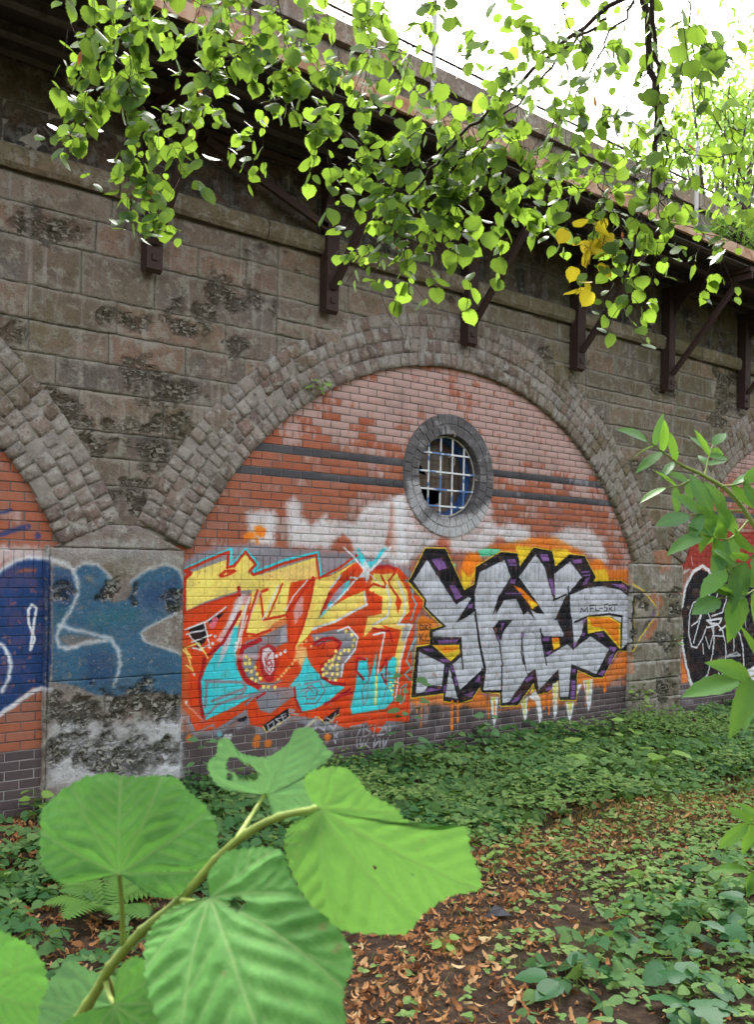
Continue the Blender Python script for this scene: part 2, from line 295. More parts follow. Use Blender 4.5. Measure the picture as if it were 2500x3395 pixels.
 ('S','black',1,4,11,[6012,1480,6002,1561,6064,1556,6054,1524,6010,1518,6080,1479]),
 ('S','black',1,4,11,[6077,1560,6169,1563]),
 ('S','black',1,4,11,[6121,1559,6124,1485]),
 ('S','black',1,4,8,[2781,1387,2794,1325,2840,1333,2827,1377,2781,1387]),
 ('S','black',1,4,8,[2864,1323,2850,1385,2891,1375,2863,1355,2899,1328]),
 ('S','black',1,4,8,[2904,1393,2945,1383,2915,1357,2939,1334]),
 ('S','black',1,4,8,[2776,1291,2792,1203,2791,1247,2830,1289]),
 ('S','black',1,4,8,[2791,1247,2843,1210]),
 ('S','black',1,4,8,[2877,1279,2867,1209,2925,1216]),
 ('P','white',0.95,5,0,[3870,537,4003,527,3970,285,3941,165,3902,329]),
 ('P','white',0.95,5,0,[4378,442,4504,490,4491,258,4455,203,4424,283]),
 ('P','white',0.95,5,0,[4518,489,4603,541,4646,538,4727,454,4752,235,4717,130,4683,281,4635,422,4547,467]),
 ('P','white',0.95,5,0,[4939,617,5044,630,5026,251,4991,184,4965,257,4945,438]),
 ('P','white',0.95,5,0,[5181,379,5355,366,5304,187,5269,109,5236,193]),
 ('P','white',0.95,5,0,[5512,621,5706,629,5677,299,5631,231,5603,305]),
 ('P','white',0.95,5,0,[5403,567,5497,591,5452,522,5407,444]),
 ('P','ygreen',0.9,5,0,[3888,536,3942,532,3941,363]),
 ('P','ygreen',0.9,5,0,[4406,439,4461,474,4445,262]),
 ('P','ygreen',0.9,5,0,[4572,602,4602,561,4546,526]),
 ('P','ygreen',0.9,5,0,[5221,372,5315,365,5272,230]),
 ('P','ygreen',0.9,5,0,[5577,617,5657,622,5631,427]),
 ('P','ygreen',0.9,5,0,[4955,596,5015,612,4991,394]),
 ('S','orange',0.95,4,17,[2825,597,2833,298]),
 ('S','orange',0.95,4,13,[2911,590,2916,431]),
 ('S','orange',0.95,4,13,[2760,602,2764,453]),
 ('S','orange',0.95,4,39,[3272,527,3280,224]),
 ('S','orange',0.95,4,35,[3361,520,3367,302]),
 ('S','orange',0.95,4,16,[3844,520,3850,296]),
 ('S','orange',0.95,4,14,[3770,526,3772,433]),
 ('S','orange',0.95,4,18,[3943,475,3948,306]),
 ('S','orange',0.95,4,34,[4779,509,4784,331]),
 ('S','orange',0.95,4,34,[4873,522,4881,264]),
 ('S','orange',0.95,4,59,[5948,615,5953,467]),
 ('S','orange',0.95,4,21,[4520,431,4523,333]),
 ('S','orange',0.95,4,20,[5561,597,5570,308]),
 ('D','black',0.55,50,71,[3010,459,3020,334]),  # dark shadows on the plinth bricks, painted as soft black blobs
 ('D','black',0.4,45,66,[3472,421,3526,306,4133,271]),  # fainter shadows put into the plinth colour the same way
 ('P','brownor',0.75,25,0,[6772,1748,7046,1734,7121,1570,6986,1462,7081,1365,6839,1085,6660,1085,6899,1328,6986,1462,6774,1681]),
 ('P','brownor',0.5,35,0,[6868,2249,7095,2337,7263,2231,7293,2038,7037,1980,6919,2088]),
 ('P','black',0.9,12,0,[6417,1788,6549,1762,6673,1681,6576,1602,6421,1669]),
 ('P','purple',0.7,15,0,[6827,1451,6917,1463,6875,1369,6809,1303]),
 ('P','black',0.6,18,0,[6697,1305,6806,1384,6831,1329,6636,1119]),
 ('S','yel2',0.95,6,22,[6416,1835,6660,1735,6891,1572,6998,1434,6832,1302,6615,1107,6445,953]),
 ('P','white',0.75,60,0,[-1118,667,-941,726,-667,644,-307,650,13,642,24,130,-349,118,-1137,204]),
 ('P','white',0.7,50,0,[-223,713,11,744,25,78,-158,153]),
 ('P','white',0.22,60,0,[-989,2143,-286,2165,0,2021,-175,1988,-694,1998,-1099,2046]),
 ('P','navy',1,4,0,[-2100,1895,-1527,1919,-1424,1984,-1309,2014,-1154,2003,-1133,1175,-1152,977,-1262,994,-1376,892,-1505,803,-2080,844]),
 ('P','blue',0.95,12,0,[-1135,1966,-1022,1926,-983,1879,-946,1937,-851,1976,-743,1939,-631,1824,-509,1815,-334,1925,-175,1967,-65,1939,-2,1848,-9,1633,-111,1543,-324,1448,-386,1390,-364,1330,-214,1264,-49,1207,7,1153,14,836,-259,886,-571,879,-771,903,-918,980,-1060,1017,-1126,1031]),
 ('P','navy',0.6,40,0,[-945,1861,-933,1719,-978,1625,-1033,1522,-1107,1487,-1124,1906,-1022,1926]),
 ('P','navy',0.5,60,0,[-875,1243,-629,1232,-595,1085,-674,993,-851,1004]),
 ('P','navy',0.5,60,0,[-435,1766,-63,1868,-15,1664,-380,1588]),
 ('P','teal',0.5,60,0,[-686,1592,-380,1588,-429,1470,-782,1460,-881,1519]),
 ('P','teal',0.5,40,0,[-1110,1627,-978,1625,-1051,1504,-1116,1487]),
 ('P','stone',1,12,0,[-709,1757,-630,1781,-581,1864,-489,1845,-471,1747,-516,1678,-627,1659,-698,1689]),
 ('P','stone',0.8,25,0,[-1077,1374,-1012,1400,-820,1384,-701,1347,-876,1310,-1010,1296]),
 ('P','stone',0.8,15,0,[-888,1871,-830,1881,-790,1843,-848,1828]),
 ('S','white',0.9,18,31,[-2021,1887,-1611,1865,-1527,1910,-1424,1982,-1309,2018,-1154,2006,-1023,1968,-965,1908,-940,1833,-933,1719,-978,1616,-1069,1467,-1100,1393,-1076,1313,-1009,1292,-857,1333,-681,1346]),
 ('S','white',0.9,18,29,[-1079,1486,-936,1435,-651,1364,-579,1250,-564,1132,-613,969]),
 ('S','white',0.7,22,21,[-975,1917,-890,1985,-773,1968,-641,1834]),
 ('S','white',0.65,22,22,[-488,1825,-334,1935,-175,1983,-54,1939,6,1838,2,1644]),
 ('S','white',0.85,18,19,[-13,1582,-345,1433,-386,1390,-343,1324,-49,1217]),
 ('S','white',1,4,22,[-1286,1289,-1261,1490,-1245,1619,-1279,1645,-1308,1602,-1297,1491,-1251,1370,-1284,1289]),
 ('S','white',0.95,12,29,[-1568,1373,-1489,1325,-1444,1241,-1432,1168,-1446,1078,-1491,973]),
 ('S','white',0.95,12,36,[-1841,814,-1505,801,-1402,867,-1279,949,-1198,980,-1129,966]),
 ('P','rust',0.8,10,0,[-1413,1903,-1334,1931,-1244,1928,-1253,1905,-1369,1894]),
 ('S','navy',0.9,10,41,[-1617,2168,-1532,2189,-1322,2259]),
 ('S','navy',0.9,10,31,[-1637,2336,-1535,2355,-1457,2380]),
 ('D','navy',0.9,14,28,[-1245,2190]),
 ('P','white',0.55,40,0,[-2103,2082,-1530,2099,-1174,2082,-1154,2017,-1318,2032,-1528,1964,-2100,1946]),
 ('P','redp',1,4,0,[7822,2571,9627,2641,15607,2952,15646,2150,9649,2070,7630,2043,7635,2240,7740,2412]),
 ('P','orange',0.85,8,0,[7649,790,7807,512,7821,455,7661,444]),
 ('P','black',1,4,0,[7634,1564,7807,1932,8081,2049,8315,1994,8524,2084,9074,2002,9495,1929,10581,1857,10632,566,9548,529,9243,516,9136,340,8691,429,8479,383,8315,539,8064,353,7858,481,7654,1001]),
 ('S','white',0.97,6,53,[7643,1522,7713,1790,7904,2018,8130,2096,8288,2037,8349,1936,8331,1703,8254,1529]),
 ('S','white',1,4,42,[8342,1979,8523,2099,8795,2066,9074,2002]),
 ('S','white',1,4,46,[7649,1142,7666,1000,7776,684,7910,420]),
 ('P','white',1,4,0,[7807,512,8037,383,8302,540,8386,404,8675,504,8857,359,8748,351,8480,354,8273,266,8066,295,7886,394]),
 ('P','white',1,4,0,[9243,516,9500,562,9703,644,10632,566,10645,242,9713,380,9221,335,9418,429]),
 ('S','white',1,4,26,[8206,1570,8071,1606,7920,1573,7830,1420,7815,1137,7891,956,8018,930,8155,1047,8270,1224]),
 ('S','white',1,4,26,[8214,1558,8030,1302,7886,1248]),
 ('S','white',1,4,26,[8200,1573,7940,1004]),
 ('S','white',1,4,27,[8228,1529,8366,1324,8468,1043,8436,825,8320,539]),
 ('S','white',1,4,35,[8267,1311,8658,1335,8581,1253,8368,1265,8288,1304]),
 ('S','white',1,4,24,[8820,1374,8921,1237,8987,1341,9011,844]),
 ('S','white',1,4,33,[8611,1164,8825,1247,9005,1235,9171,1080,9257,895,9305,543,9196,640]),
 ('S','white',1,4,27,[8453,1234,8460,897]),
 ('S','white',1,4,27,[8291,1209,8554,1246,8692,1154,8766,988,8800,809,8746,574,8663,453,8606,537]),
 ('S','white',1,4,27,[8395,1374,8669,1421,8771,1597,8786,1716]),
 ('S','white',1,4,24,[8476,1570,8538,1702]),
 ('S','white',0.8,8,29,[8869,783,9090,818,9191,769,8842,770]),
 ('S','white',1,4,21,[8244,1080,8341,902,8427,1088,8722,1072]),
 ('S','white',1,4,23,[8170,981,8206,835]),
 ('S','white',1,4,21,[8852,1254,8861,1000,8936,1222]),
 ('S','white',1,4,21,[9280,1441,9338,1181]),
 ('S','white',0.35,20,48,[8599,744,8897,774]),
 ('S','white',0.6,10,25,[7847,2216,7888,2103]),
 ('S','white',0.6,12,31,[7644,1987,7803,2045]),
]
TWIGS = [
 ('g',3,1.0,[[-2387,-3985,4139],[-2352,-3886,3999],[-2318,-3785,3811],[-2339,-3641,3680],[-2350,-3505,3666]]),
 ('g',4,1.0,[[-2190,-3886,4272],[-2182,-3861,3916],[-2181,-3829,3661],[-2155,-3819,3494],[-2142,-3796,3359]]),
 ('g',3,1.0,[[-2205,-3875,3849],[-2126,-3937,3710],[-2049,-3998,3589],[-2033,-4010,3484]]),
 ('g',3,1.0,[[-2139,-3799,3631],[-2081,-3887,3528],[-2080,-3931,3408],[-2100,-3957,3359]]),
 ('g',3,1.0,[[-2444,-3813,4168],[-2381,-3735,4091],[-2359,-3625,4024]]),
 ('g',3,1.0,[[-2183,-3636,4400],[-2163,-3610,4084],[-2187,-3549,3893],[-2225,-3476,3775]]),
 ('g',3,1.0,[[-2052,-3740,4403],[-2070,-3769,4160],[-2117,-3774,4012],[-2143,-3796,3884]]),
 ('g',3,1.0,[[-2192,-4140,4128],[-2184,-4146,4012],[-2215,-4121,3945]]),
 ('g',5,1.0,[[-1810,-4060,4345],[-1747,-4033,4128],[-1789,-3923,4067],[-1847,-3801,3946],[-1917,-3669,3917],[-1959,-3559,3866]]),
 ('g',5,1.0,[[-1673,-4040,4413],[-1567,-4060,4070],[-1569,-3996,3982],[-1631,-3883,3851],[-1658,-3797,3805]]),
 ('g',3,1.0,[[-1540,-4018,4098],[-1492,-4088,3953],[-1416,-4180,3829],[-1340,-4272,3707],[-1304,-4333,3669]]),
 ('g',3,1.0,[[-1727,-3997,4151],[-1639,-4035,4017],[-1565,-4062,3900],[-1460,-4113,3783],[-1414,-4118,3690]]),
 ('g',3,1.0,[[-1800,-3685,4537],[-1796,-3645,4282],[-1763,-3629,4142],[-1785,-3569,4048]]),
 ('g',4,1.0,[[-1457,-4084,4482],[-1407,-4123,4216],[-1360,-4161,4026],[-1297,-4210,3875],[-1251,-4247,3799]]),
 ('g',3,1.0,[[-1900,-4115,4262],[-1901,-4051,4097],[-1889,-3997,3981],[-1893,-3930,3898],[-1898,-3863,3849]]),
 ('g',3,1.0,[[-1680,-4290,4285],[-1645,-4276,4094],[-1582,-4282,3989],[-1477,-4323,3956]]),
 ('g',3,1.0,[[-1874,-3754,4357],[-1784,-3825,4321],[-1664,-3920,4324],[-1573,-3992,4288]]),
 ('g',3,1.0,[[-1573,-4502,4207],[-1524,-4498,4074],[-1434,-4527,4008],[-1385,-4524,3940]]),
 ('g',17,1.0,[[-1127,-5493,3916],[-1205,-5285,3805],[-1273,-5086,3697],[-1364,-4868,3542],[-1402,-4692,3424],[-1394,-4553,3331],[-1419,-4388,3264],[-1444,-4222,3274]]),
 ('g',3,1.0,[[-1256,-4753,3616],[-1304,-4684,3454],[-1366,-4602,3324],[-1375,-4563,3193],[-1386,-4523,3104]]),
 ('g',5,1.0,[[-1209,-4918,3671],[-1236,-4833,3527],[-1266,-4745,3394],[-1202,-4732,3259],[-1144,-4714,3128]]),
 ('g',3,1.0,[[-1309,-4584,3485],[-1370,-4493,3461],[-1433,-4401,3437],[-1460,-4336,3322]]),
 ('g',5,1.0,[[-1220,-5037,3735],[-1200,-4957,3561],[-1196,-4865,3460],[-1126,-4824,3356],[-1043,-4794,3263]]),
 ('g',3,1.0,[[-1231,-4900,3439],[-1114,-4951,3355],[-1035,-4971,3302],[-989,-4965,3256]]),
 ('g',3,1.0,[[-1207,-4537,3890],[-1260,-4463,3792],[-1299,-4400,3674],[-1311,-4359,3556],[-1279,-4352,3492]]),
 ('g',3,1.0,[[-1266,-4745,3394],[-1318,-4704,3307],[-1357,-4673,3203],[-1335,-4691,3101]]),
 ('g',3,1.0,[[-1209,-4918,3671],[-1257,-4752,3685],[-1298,-4592,3696],[-1317,-4450,3670]]),
 ('g',3,1.0,[[-1201,-4797,3549],[-1277,-4651,3577],[-1330,-4525,3551],[-1371,-4407,3488]]),
 ('g',3,1.0,[[-1320,-4702,3444],[-1400,-4639,3408],[-1465,-4588,3269],[-1489,-4568,3115]]),
 ('g',4,1.0,[[-1254,-5010,3525],[-1159,-5053,3474],[-1076,-5087,3471],[-1016,-5102,3401],[-1022,-5066,3344]]),
 ('g',5,1.0,[[-1375,-5424,3677],[-1353,-5356,3543],[-1334,-5287,3431],[-1304,-5226,3312]]),
 ('g',22,0.7,[[-1496,-5711,3652],[-1405,-5698,3426],[-1334,-5669,3291],[-1287,-5622,3160],[-1261,-5557,3049],[-1230,-5496,2931],[-1181,-5450,2843]]),
 ('g',14,0.5,[[-1556,-5791,3586],[-1474,-5760,3412],[-1397,-5725,3276],[-1319,-5692,3208],[-1260,-5643,3120]]),
 ('g',11,0.5,[[-1239,-5404,3768],[-1263,-5258,3720],[-1293,-5107,3619],[-1305,-4969,3556],[-1336,-4817,3486],[-1333,-4692,3409]]),
 ('g',9,0.5,[[-1255,-5520,3765],[-1238,-5405,3695],[-1225,-5288,3585],[-1253,-5138,3448],[-1252,-5011,3380]]),
 ('g',4,0.5,[[-1524,-5179,3731],[-1453,-5193,3649],[-1357,-5226,3595],[-1272,-5251,3539]]),
 ('g',4,0.5,[[-1406,-4634,3818],[-1324,-4699,3717],[-1216,-4784,3669],[-1134,-4849,3568]]),
 ('g',4,0.5,[[-1690,-4920,3785],[-1596,-4931,3678],[-1488,-4952,3629]]),
 ('g',4,0.5,[[-1306,-5734,3472],[-1281,-5690,3380],[-1246,-5654,3297]]),
 ('g',4,0.5,[[-1185,-5319,3315],[-1136,-5358,3195],[-1063,-5416,3076],[-1038,-5436,2987]]),
 ('g',4,0.5,[[-1518,-5311,3674],[-1446,-5304,3590],[-1429,-5254,3500]]),
 ('g',4,0.5,[[-1585,-5513,3609],[-1522,-5563,3506],[-1459,-5613,3442]]),
 ('g',5,1.0,[[-1377,-5678,3444],[-1365,-5560,3402],[-1348,-5445,3396],[-1324,-5337,3343]]),
 ('g',4,0.7,[[-1448,-5749,3226],[-1390,-5795,3164],[-1330,-5842,3140],[-1281,-5881,3167]]),
 ('g',4,0.6,[[-1703,-5929,3455],[-1629,-5946,3366],[-1563,-5955,3330],[-1501,-5962,3327]]),
 ('g',4,0.7,[[-1572,-5906,3499],[-1482,-5892,3305],[-1393,-5878,3257],[-1272,-5888,3217]]),
 ('g',5,1.0,[[-1477,-5471,3780],[-1452,-5363,3675],[-1454,-5234,3631],[-1474,-5091,3624]]),
 ('g',4,1.0,[[-1996,-5443,3575],[-1991,-5404,3462],[-2002,-5353,3419],[-2004,-5309,3375]]),
 ('g',4,1.0,[[-1728,-4890,3965],[-1702,-4825,3823],[-1696,-4745,3736],[-1661,-4688,3724]]),
 ('g',4,1.0,[[-2085,-5627,3445],[-2067,-5578,3387],[-2060,-5520,3348]]),
 ('g',4,1.0,[[-1709,-5415,3710],[-1691,-5344,3632],[-1685,-5264,3590],[-1682,-5181,3543]]),
 ('g',3,1.0,[[-1637,-5472,3699],[-1666,-5449,3580],[-1696,-5425,3527]]),
 ('g',4,1.0,[[-1116,-5501,3246],[-1047,-5524,3155],[-955,-5565,3122],[-885,-5589,3073],[-843,-5590,2992]]),
 ('g',4,1.0,[[-1148,-5604,3303],[-1139,-5568,3189],[-1143,-5523,3087],[-1090,-5522,3013]]),
 ('g',3,1.0,[[-1148,-5476,3099],[-1194,-5440,3069],[-1215,-5423,2981],[-1202,-5433,2893]]),
 ('g',4,0.7,[[-1019,-5706,3517],[-944,-5681,3381],[-854,-5666,3266],[-758,-5657,3235]]),
 ('g',4,1.0,[[-1316,-5471,3482],[-1276,-5460,3357],[-1281,-5414,3257],[-1230,-5412,3184]]),
 ('y',3,1.1,[[-1219,-5420,3199],[-1252,-5394,3140],[-1271,-5379,3038],[-1278,-5374,2962]]),
 ('y',3,0.9,[[-1264,-5384,3184],[-1241,-5403,3155],[-1222,-5418,3068]]),
 ('g',4,1.0,[[-1322,-5338,3240],[-1276,-5375,3212],[-1230,-5411,3199]]),
 ('g',4,0.7,[[-972,-5616,3497],[-877,-5627,3346],[-781,-5639,3174]]),
 ('g',4,1.0,[[-1354,-5568,3403],[-1278,-5564,3291],[-1245,-5527,3174]]),
]
FRONT_LEAVES = [
 ([-3338,-6651,1790],[[-3350,-6646,1787],[-3365,-6639,1785],[-3374,-6634,1787],[-3378,-6629,1792],[-3382,-6622,1800],[-3380,-6614,1818],[-3376,-6608,1833],[-3355,-6612,1848],[-3335,-6621,1853],[-3329,-6625,1851],[-3315,-6633,1850],[-3305,-6638,1851],[-3293,-6646,1849],[-3288,-6652,1841],[-3279,-6662,1831],[-3275,-6671,1818],[-3277,-6676,1805],[-3281,-6678,1796],[-3290,-6677,1788],[-3298,-6677,1782],[-3306,-6676,1775],[-3314,-6672,1774],[-3322,-6667,1776],[-3327,-6661,1782],[-3329,-6657,1787]],9,0,[]),
 ([-3196,-6610,1817],[[-3208,-6601,1819],[-3221,-6592,1821],[-3232,-6585,1828],[-3237,-6586,1843],[-3233,-6592,1851],[-3233,-6595,1862],[-3227,-6601,1864],[-3220,-6604,1857],[-3211,-6609,1852],[-3199,-6618,1851],[-3189,-6629,1860],[-3186,-6634,1869],[-3175,-6643,1869],[-3164,-6647,1855],[-3159,-6649,1850],[-3166,-6641,1841],[-3170,-6636,1835],[-3168,-6632,1819],[-3160,-6635,1807],[-3170,-6625,1801],[-3181,-6615,1796],[-3187,-6611,1798],[-3192,-6610,1807]],11,1,[[-3219,-6600,1844,7],[-3213,-6604,1839,8],[-3207,-6607,1836,5],[-3221,-6595,1834,3]]),
 ([-3258,-6778,1852],[[-3261,-6773,1859],[-3264,-6771,1871],[-3261,-6777,1877],[-3252,-6792,1881],[-3247,-6801,1877],[-3242,-6809,1867],[-3234,-6822,1860],[-3230,-6829,1852],[-3221,-6844,1848],[-3214,-6859,1850],[-3212,-6860,1836],[-3208,-6864,1812],[-3216,-6848,1805],[-3222,-6833,1793],[-3228,-6821,1778],[-3240,-6800,1777],[-3251,-6781,1778],[-3257,-6770,1789],[-3265,-6760,1808],[-3269,-6756,1825],[-3268,-6758,1837],[-3263,-6768,1846]],11,2,[[-3238,-6808,1821,1],[-3227,-6829,1818,1]]),
 ([-3322,-6752,1799],[[-3317,-6742,1807],[-3311,-6740,1812],[-3303,-6740,1818],[-3290,-6750,1822],[-3280,-6766,1821],[-3282,-6781,1811],[-3283,-6802,1801],[-3279,-6825,1794],[-3281,-6841,1787],[-3288,-6849,1782],[-3298,-6855,1775],[-3320,-6886,1759],[-3350,-6887,1747],[-3369,-6852,1744],[-3374,-6817,1748],[-3372,-6787,1757],[-3367,-6764,1767],[-3360,-6747,1777],[-3353,-6741,1784],[-3343,-6740,1791],[-3332,-6745,1796]],12,0,[[-3313,-6767,1798,4],[-3312,-6772,1797,4],[-3315,-6814,1778,1]]),
 ([-3443,-6695,1761],[[-3443,-6695,1785],[-3436,-6706,1797],[-3429,-6716,1796],[-3422,-6727,1791],[-3418,-6733,1782],[-3416,-6737,1769],[-3418,-6734,1756],[-3419,-6732,1740],[-3423,-6725,1721],[-3435,-6707,1714],[-3446,-6690,1721]],6,0,[]),
 ([-3295,-6557,1651],[[-3300,-6555,1678],[-3316,-6549,1683],[-3332,-6542,1690],[-3344,-6538,1678],[-3351,-6535,1669],[-3353,-6534,1655],[-3356,-6534,1629],[-3340,-6540,1609],[-3315,-6549,1615],[-3301,-6555,1631]],6,1,[]),
 ([-3355,-6688,1720],[[-3367,-6680,1717],[-3379,-6673,1711],[-3388,-6673,1698],[-3386,-6687,1678],[-3362,-6708,1674],[-3332,-6729,1679],[-3320,-6728,1698],[-3325,-6712,1721],[-3332,-6696,1741],[-3339,-6687,1747],[-3347,-6683,1742],[-3352,-6684,1733]],6,0,[]),
]
FRONT_STEM = [[-3394,-6441,1469],[-3365,-6553,1609],[-3344,-6614,1688],[-3336,-6633,1719],[-3323,-6656,1749],[-3306,-6676,1772],[-3289,-6696,1802],[-3278,-6718,1824],[-3266,-6739,1838],[-3259,-6770,1849],[-3258,-6778,1852]]
PETIOLES = [[[-3331,-6643,1737],[-3334,-6647,1765],[-3338,-6651,1790]],[[-3282,-6708,1815],[-3238,-6653,1812],[-3197,-6610,1817]],[[-3305,-6677,1773],[-3311,-6710,1783],[-3322,-6752,1799]],[[-3337,-6626,1710],[-3342,-6647,1707],[-3355,-6688,1720]],[[-3336,-6627,1712],[-3307,-6573,1669],[-3295,-6557,1651]],[[-3358,-6571,1632],[-3406,-6622,1694],[-3443,-6695,1761]]]
SHRUB = [
 (5,62,[[-2019,-6254,2196],[-2068,-6236,2215],[-2110,-6224,2239],[-2139,-6222,2248]]),
 (5,52,[[-2008,-6262,2190],[-1981,-6252,2226],[-1952,-6243,2257]]),
 (3,58,[[-2015,-6257,2194],[-2065,-6249,2170],[-2111,-6244,2161]]),
 (5,62,[[-1984,-6281,2171],[-1980,-6317,2173],[-1963,-6362,2185]]),
 (5,72,[[-1980,-6323,2123],[-2049,-6313,2118],[-2120,-6301,2108]]),
 (5,78,[[-1970,-6331,2104],[-2029,-6329,2068],[-2100,-6317,2072]]),
 (5,80,[[-1961,-6363,2061],[-2034,-6369,2030],[-2113,-6371,2008]]),
 (5,85,[[-1947,-6375,2010],[-2033,-6370,1967],[-2121,-6364,1959]]),
 (3,95,[[-2125,-6488,1836],[-2184,-6473,1838],[-2231,-6468,1833]]),
 (3,55,[[-2139,-6477,1602],[-2157,-6463,1592],[-2169,-6454,1590]]),
 (3,50,[[-2138,-6478,1519],[-2156,-6464,1511],[-2168,-6455,1514]]),
]
SHRUB_STEMS = [[[-1537,-6444,631],[-1727,-6421,1425],[-1845,-6378,1879],[-1908,-6354,2028],[-1942,-6327,2097],[-1970,-6293,2158],[-2012,-6259,2192],[-2055,-6238,2209]],[[-1712,-6433,1335],[-1999,-6460,1633],[-2117,-6469,1818],[-2066,-6433,1859],[-1946,-6375,1933],[-1924,-6367,2010]],[[-1727,-6421,1425],[-1997,-6462,1496],[-2119,-6468,1551],[-2140,-6476,1598]]]
PITS = [[-1.03,3.2,0.16],[-0.75,3.13,0.12],[-0.27,3.18,0.13],[-0.3,2.96,0.2],[-0.48,2.51,0.17],[-0.55,4.0,0.16],[-0.2,3.47,0.22],[-1.48,3.72,0.14],[-0.79,2.95,0.12],[-0.69,4.01,0.08],[-0.37,3.59,0.15],[-0.07,4.06,0.12],[-1.25,4.64,0.2],[-1.05,4.66,0.1],[0.33,4.42,0.16],[0.69,4.44,0.14],[0.05,4.19,0.1],[0.48,3.95,0.1],[2.44,4.84,0.12],[-0.88,0.79,0.2],[-0.48,0.79,0.25],[-0.22,0.77,0.2],[-0.97,0.47,0.2],[-0.57,0.38,0.28],[-0.26,0.39,0.15],[-1.01,0.76,0.2],[-0.61,1.76,0.1],[7.07,1.09,0.12],[7.12,0.34,0.2],[6.55,0.38,0.12],[7.39,1.43,0.14],[6.65,1.54,0.1],[7.22,0.91,0.12]]

# ------------------------------------------------------------------ helpers
def _h(ix, iy, s):
    n = (ix.astype(np.int64)*374761393 + iy.astype(np.int64)*668265263 + s*1274126177) & 0x7fffffff
    n = ((n ^ (n >> 13))*1274126177) & 0x7fffffff
    return ((n ^ (n >> 16)) & 0xffff)/65535.0
def vn(x, y, s=0):
    x = np.asarray(x, float); y = np.asarray(y, float)
    ix, iy = np.floor(x), np.floor(y); fx, fy = x-ix, y-iy; fx = fx*fx*(3-2*fx); fy = fy*fy*(3-2*fy)
    a, b, c, d = _h(ix, iy, s), _h(ix+1, iy, s), _h(ix, iy+1, s), _h(ix+1, iy+1, s)
    return (a*(1-fx)+b*fx)*(1-fy)+(c*(1-fx)+d*fx)*fy
def fbm(x, y, s=0, o=4):
    t = 0; a = .5; f = 1.
    for k in range(o): t = t+a*vn(np.asarray(x)*f, np.asarray(y)*f, s+k*17); a *= .5; f *= 2.03
    return t/(1-.5**o)
def sstep(a, b, x): t = np.clip((np.asarray(x, float)-a)/(b-a), 0, 1); return t*t*(3-2*t)

def mesh(name, V, F, mats=None, smooth=False, uv=None, attr=None, midx=None):
    me = bpy.data.meshes.new(name)
    V = np.asarray(V, np.float32)
    if isinstance(F, np.ndarray):
        n, k = F.shape
        me.vertices.add(len(V)); me.vertices.foreach_set('co', V.ravel())
        me.loops.add(n*k); me.loops.foreach_set('vertex_index', F.astype(np.int32).ravel())
        me.polygons.add(n); me.polygons.foreach_set('loop_start', np.arange(0, n*k, k, dtype=np.int32))
        me.update(calc_edges=True); me.validate()
    else:
        me.from_pydata([tuple(map(float, v)) for v in V], [], [tuple(map(int, f)) for f in F])
    if mats is not None:
        for m in (mats if isinstance(mats, (list, tuple)) else [mats]): me.materials.append(m)
    if midx is not None: me.polygons.foreach_set('material_index', np.asarray(midx, np.int32))
    if smooth: me.polygons.foreach_set('use_smooth', np.ones(len(me.polygons), bool))
    if uv is not None:
        ul = me.uv_layers.new(name='UVMap'); vi = np.zeros(len(me.loops), np.int32); me.loops.foreach_get('vertex_index', vi)
        ul.data.foreach_set('uv', np.asarray(uv, np.float32)[vi].ravel())
    for k, v in (attr or {}).items():
        v = np.asarray(v, np.float32)
        if v.ndim == 1:
            a = me.attributes.new(k, 'FLOAT', 'POINT'); a.data.foreach_set('value', v)
        else:
            a = me.attributes.new(k, 'FLOAT_COLOR', 'POINT'); c = np.ones((len(v), 4), np.float32); c[:, :3] = v; a.data.foreach_set('color', c.ravel())
    me.update()
    return me
def obj(name, me, parent=None, loc=(0, 0, 0), rot=None, scale=None):
    o = bpy.data.objects.new(name, me); COL.objects.link(o); o.location = loc
    if rot is not None: o.rotation_euler = rot
    if scale is not None: o.scale = scale
    if parent is not None: o.parent = parent
    return o
def thing(name, label, cat, loc=(0, 0, 0), group=None):
    o = bpy.data.objects.new(name, None); o.empty_display_size = .1; COL.objects.link(o); o.location = loc
    return tag(o, label, cat, group)
def tag(o, label=None, cat=None, group=None, kind=None):
    if label: o['label'] = label
    if cat: o['category'] = cat
    if group: o['group'] = group
    if kind: o['kind'] = kind
    return o
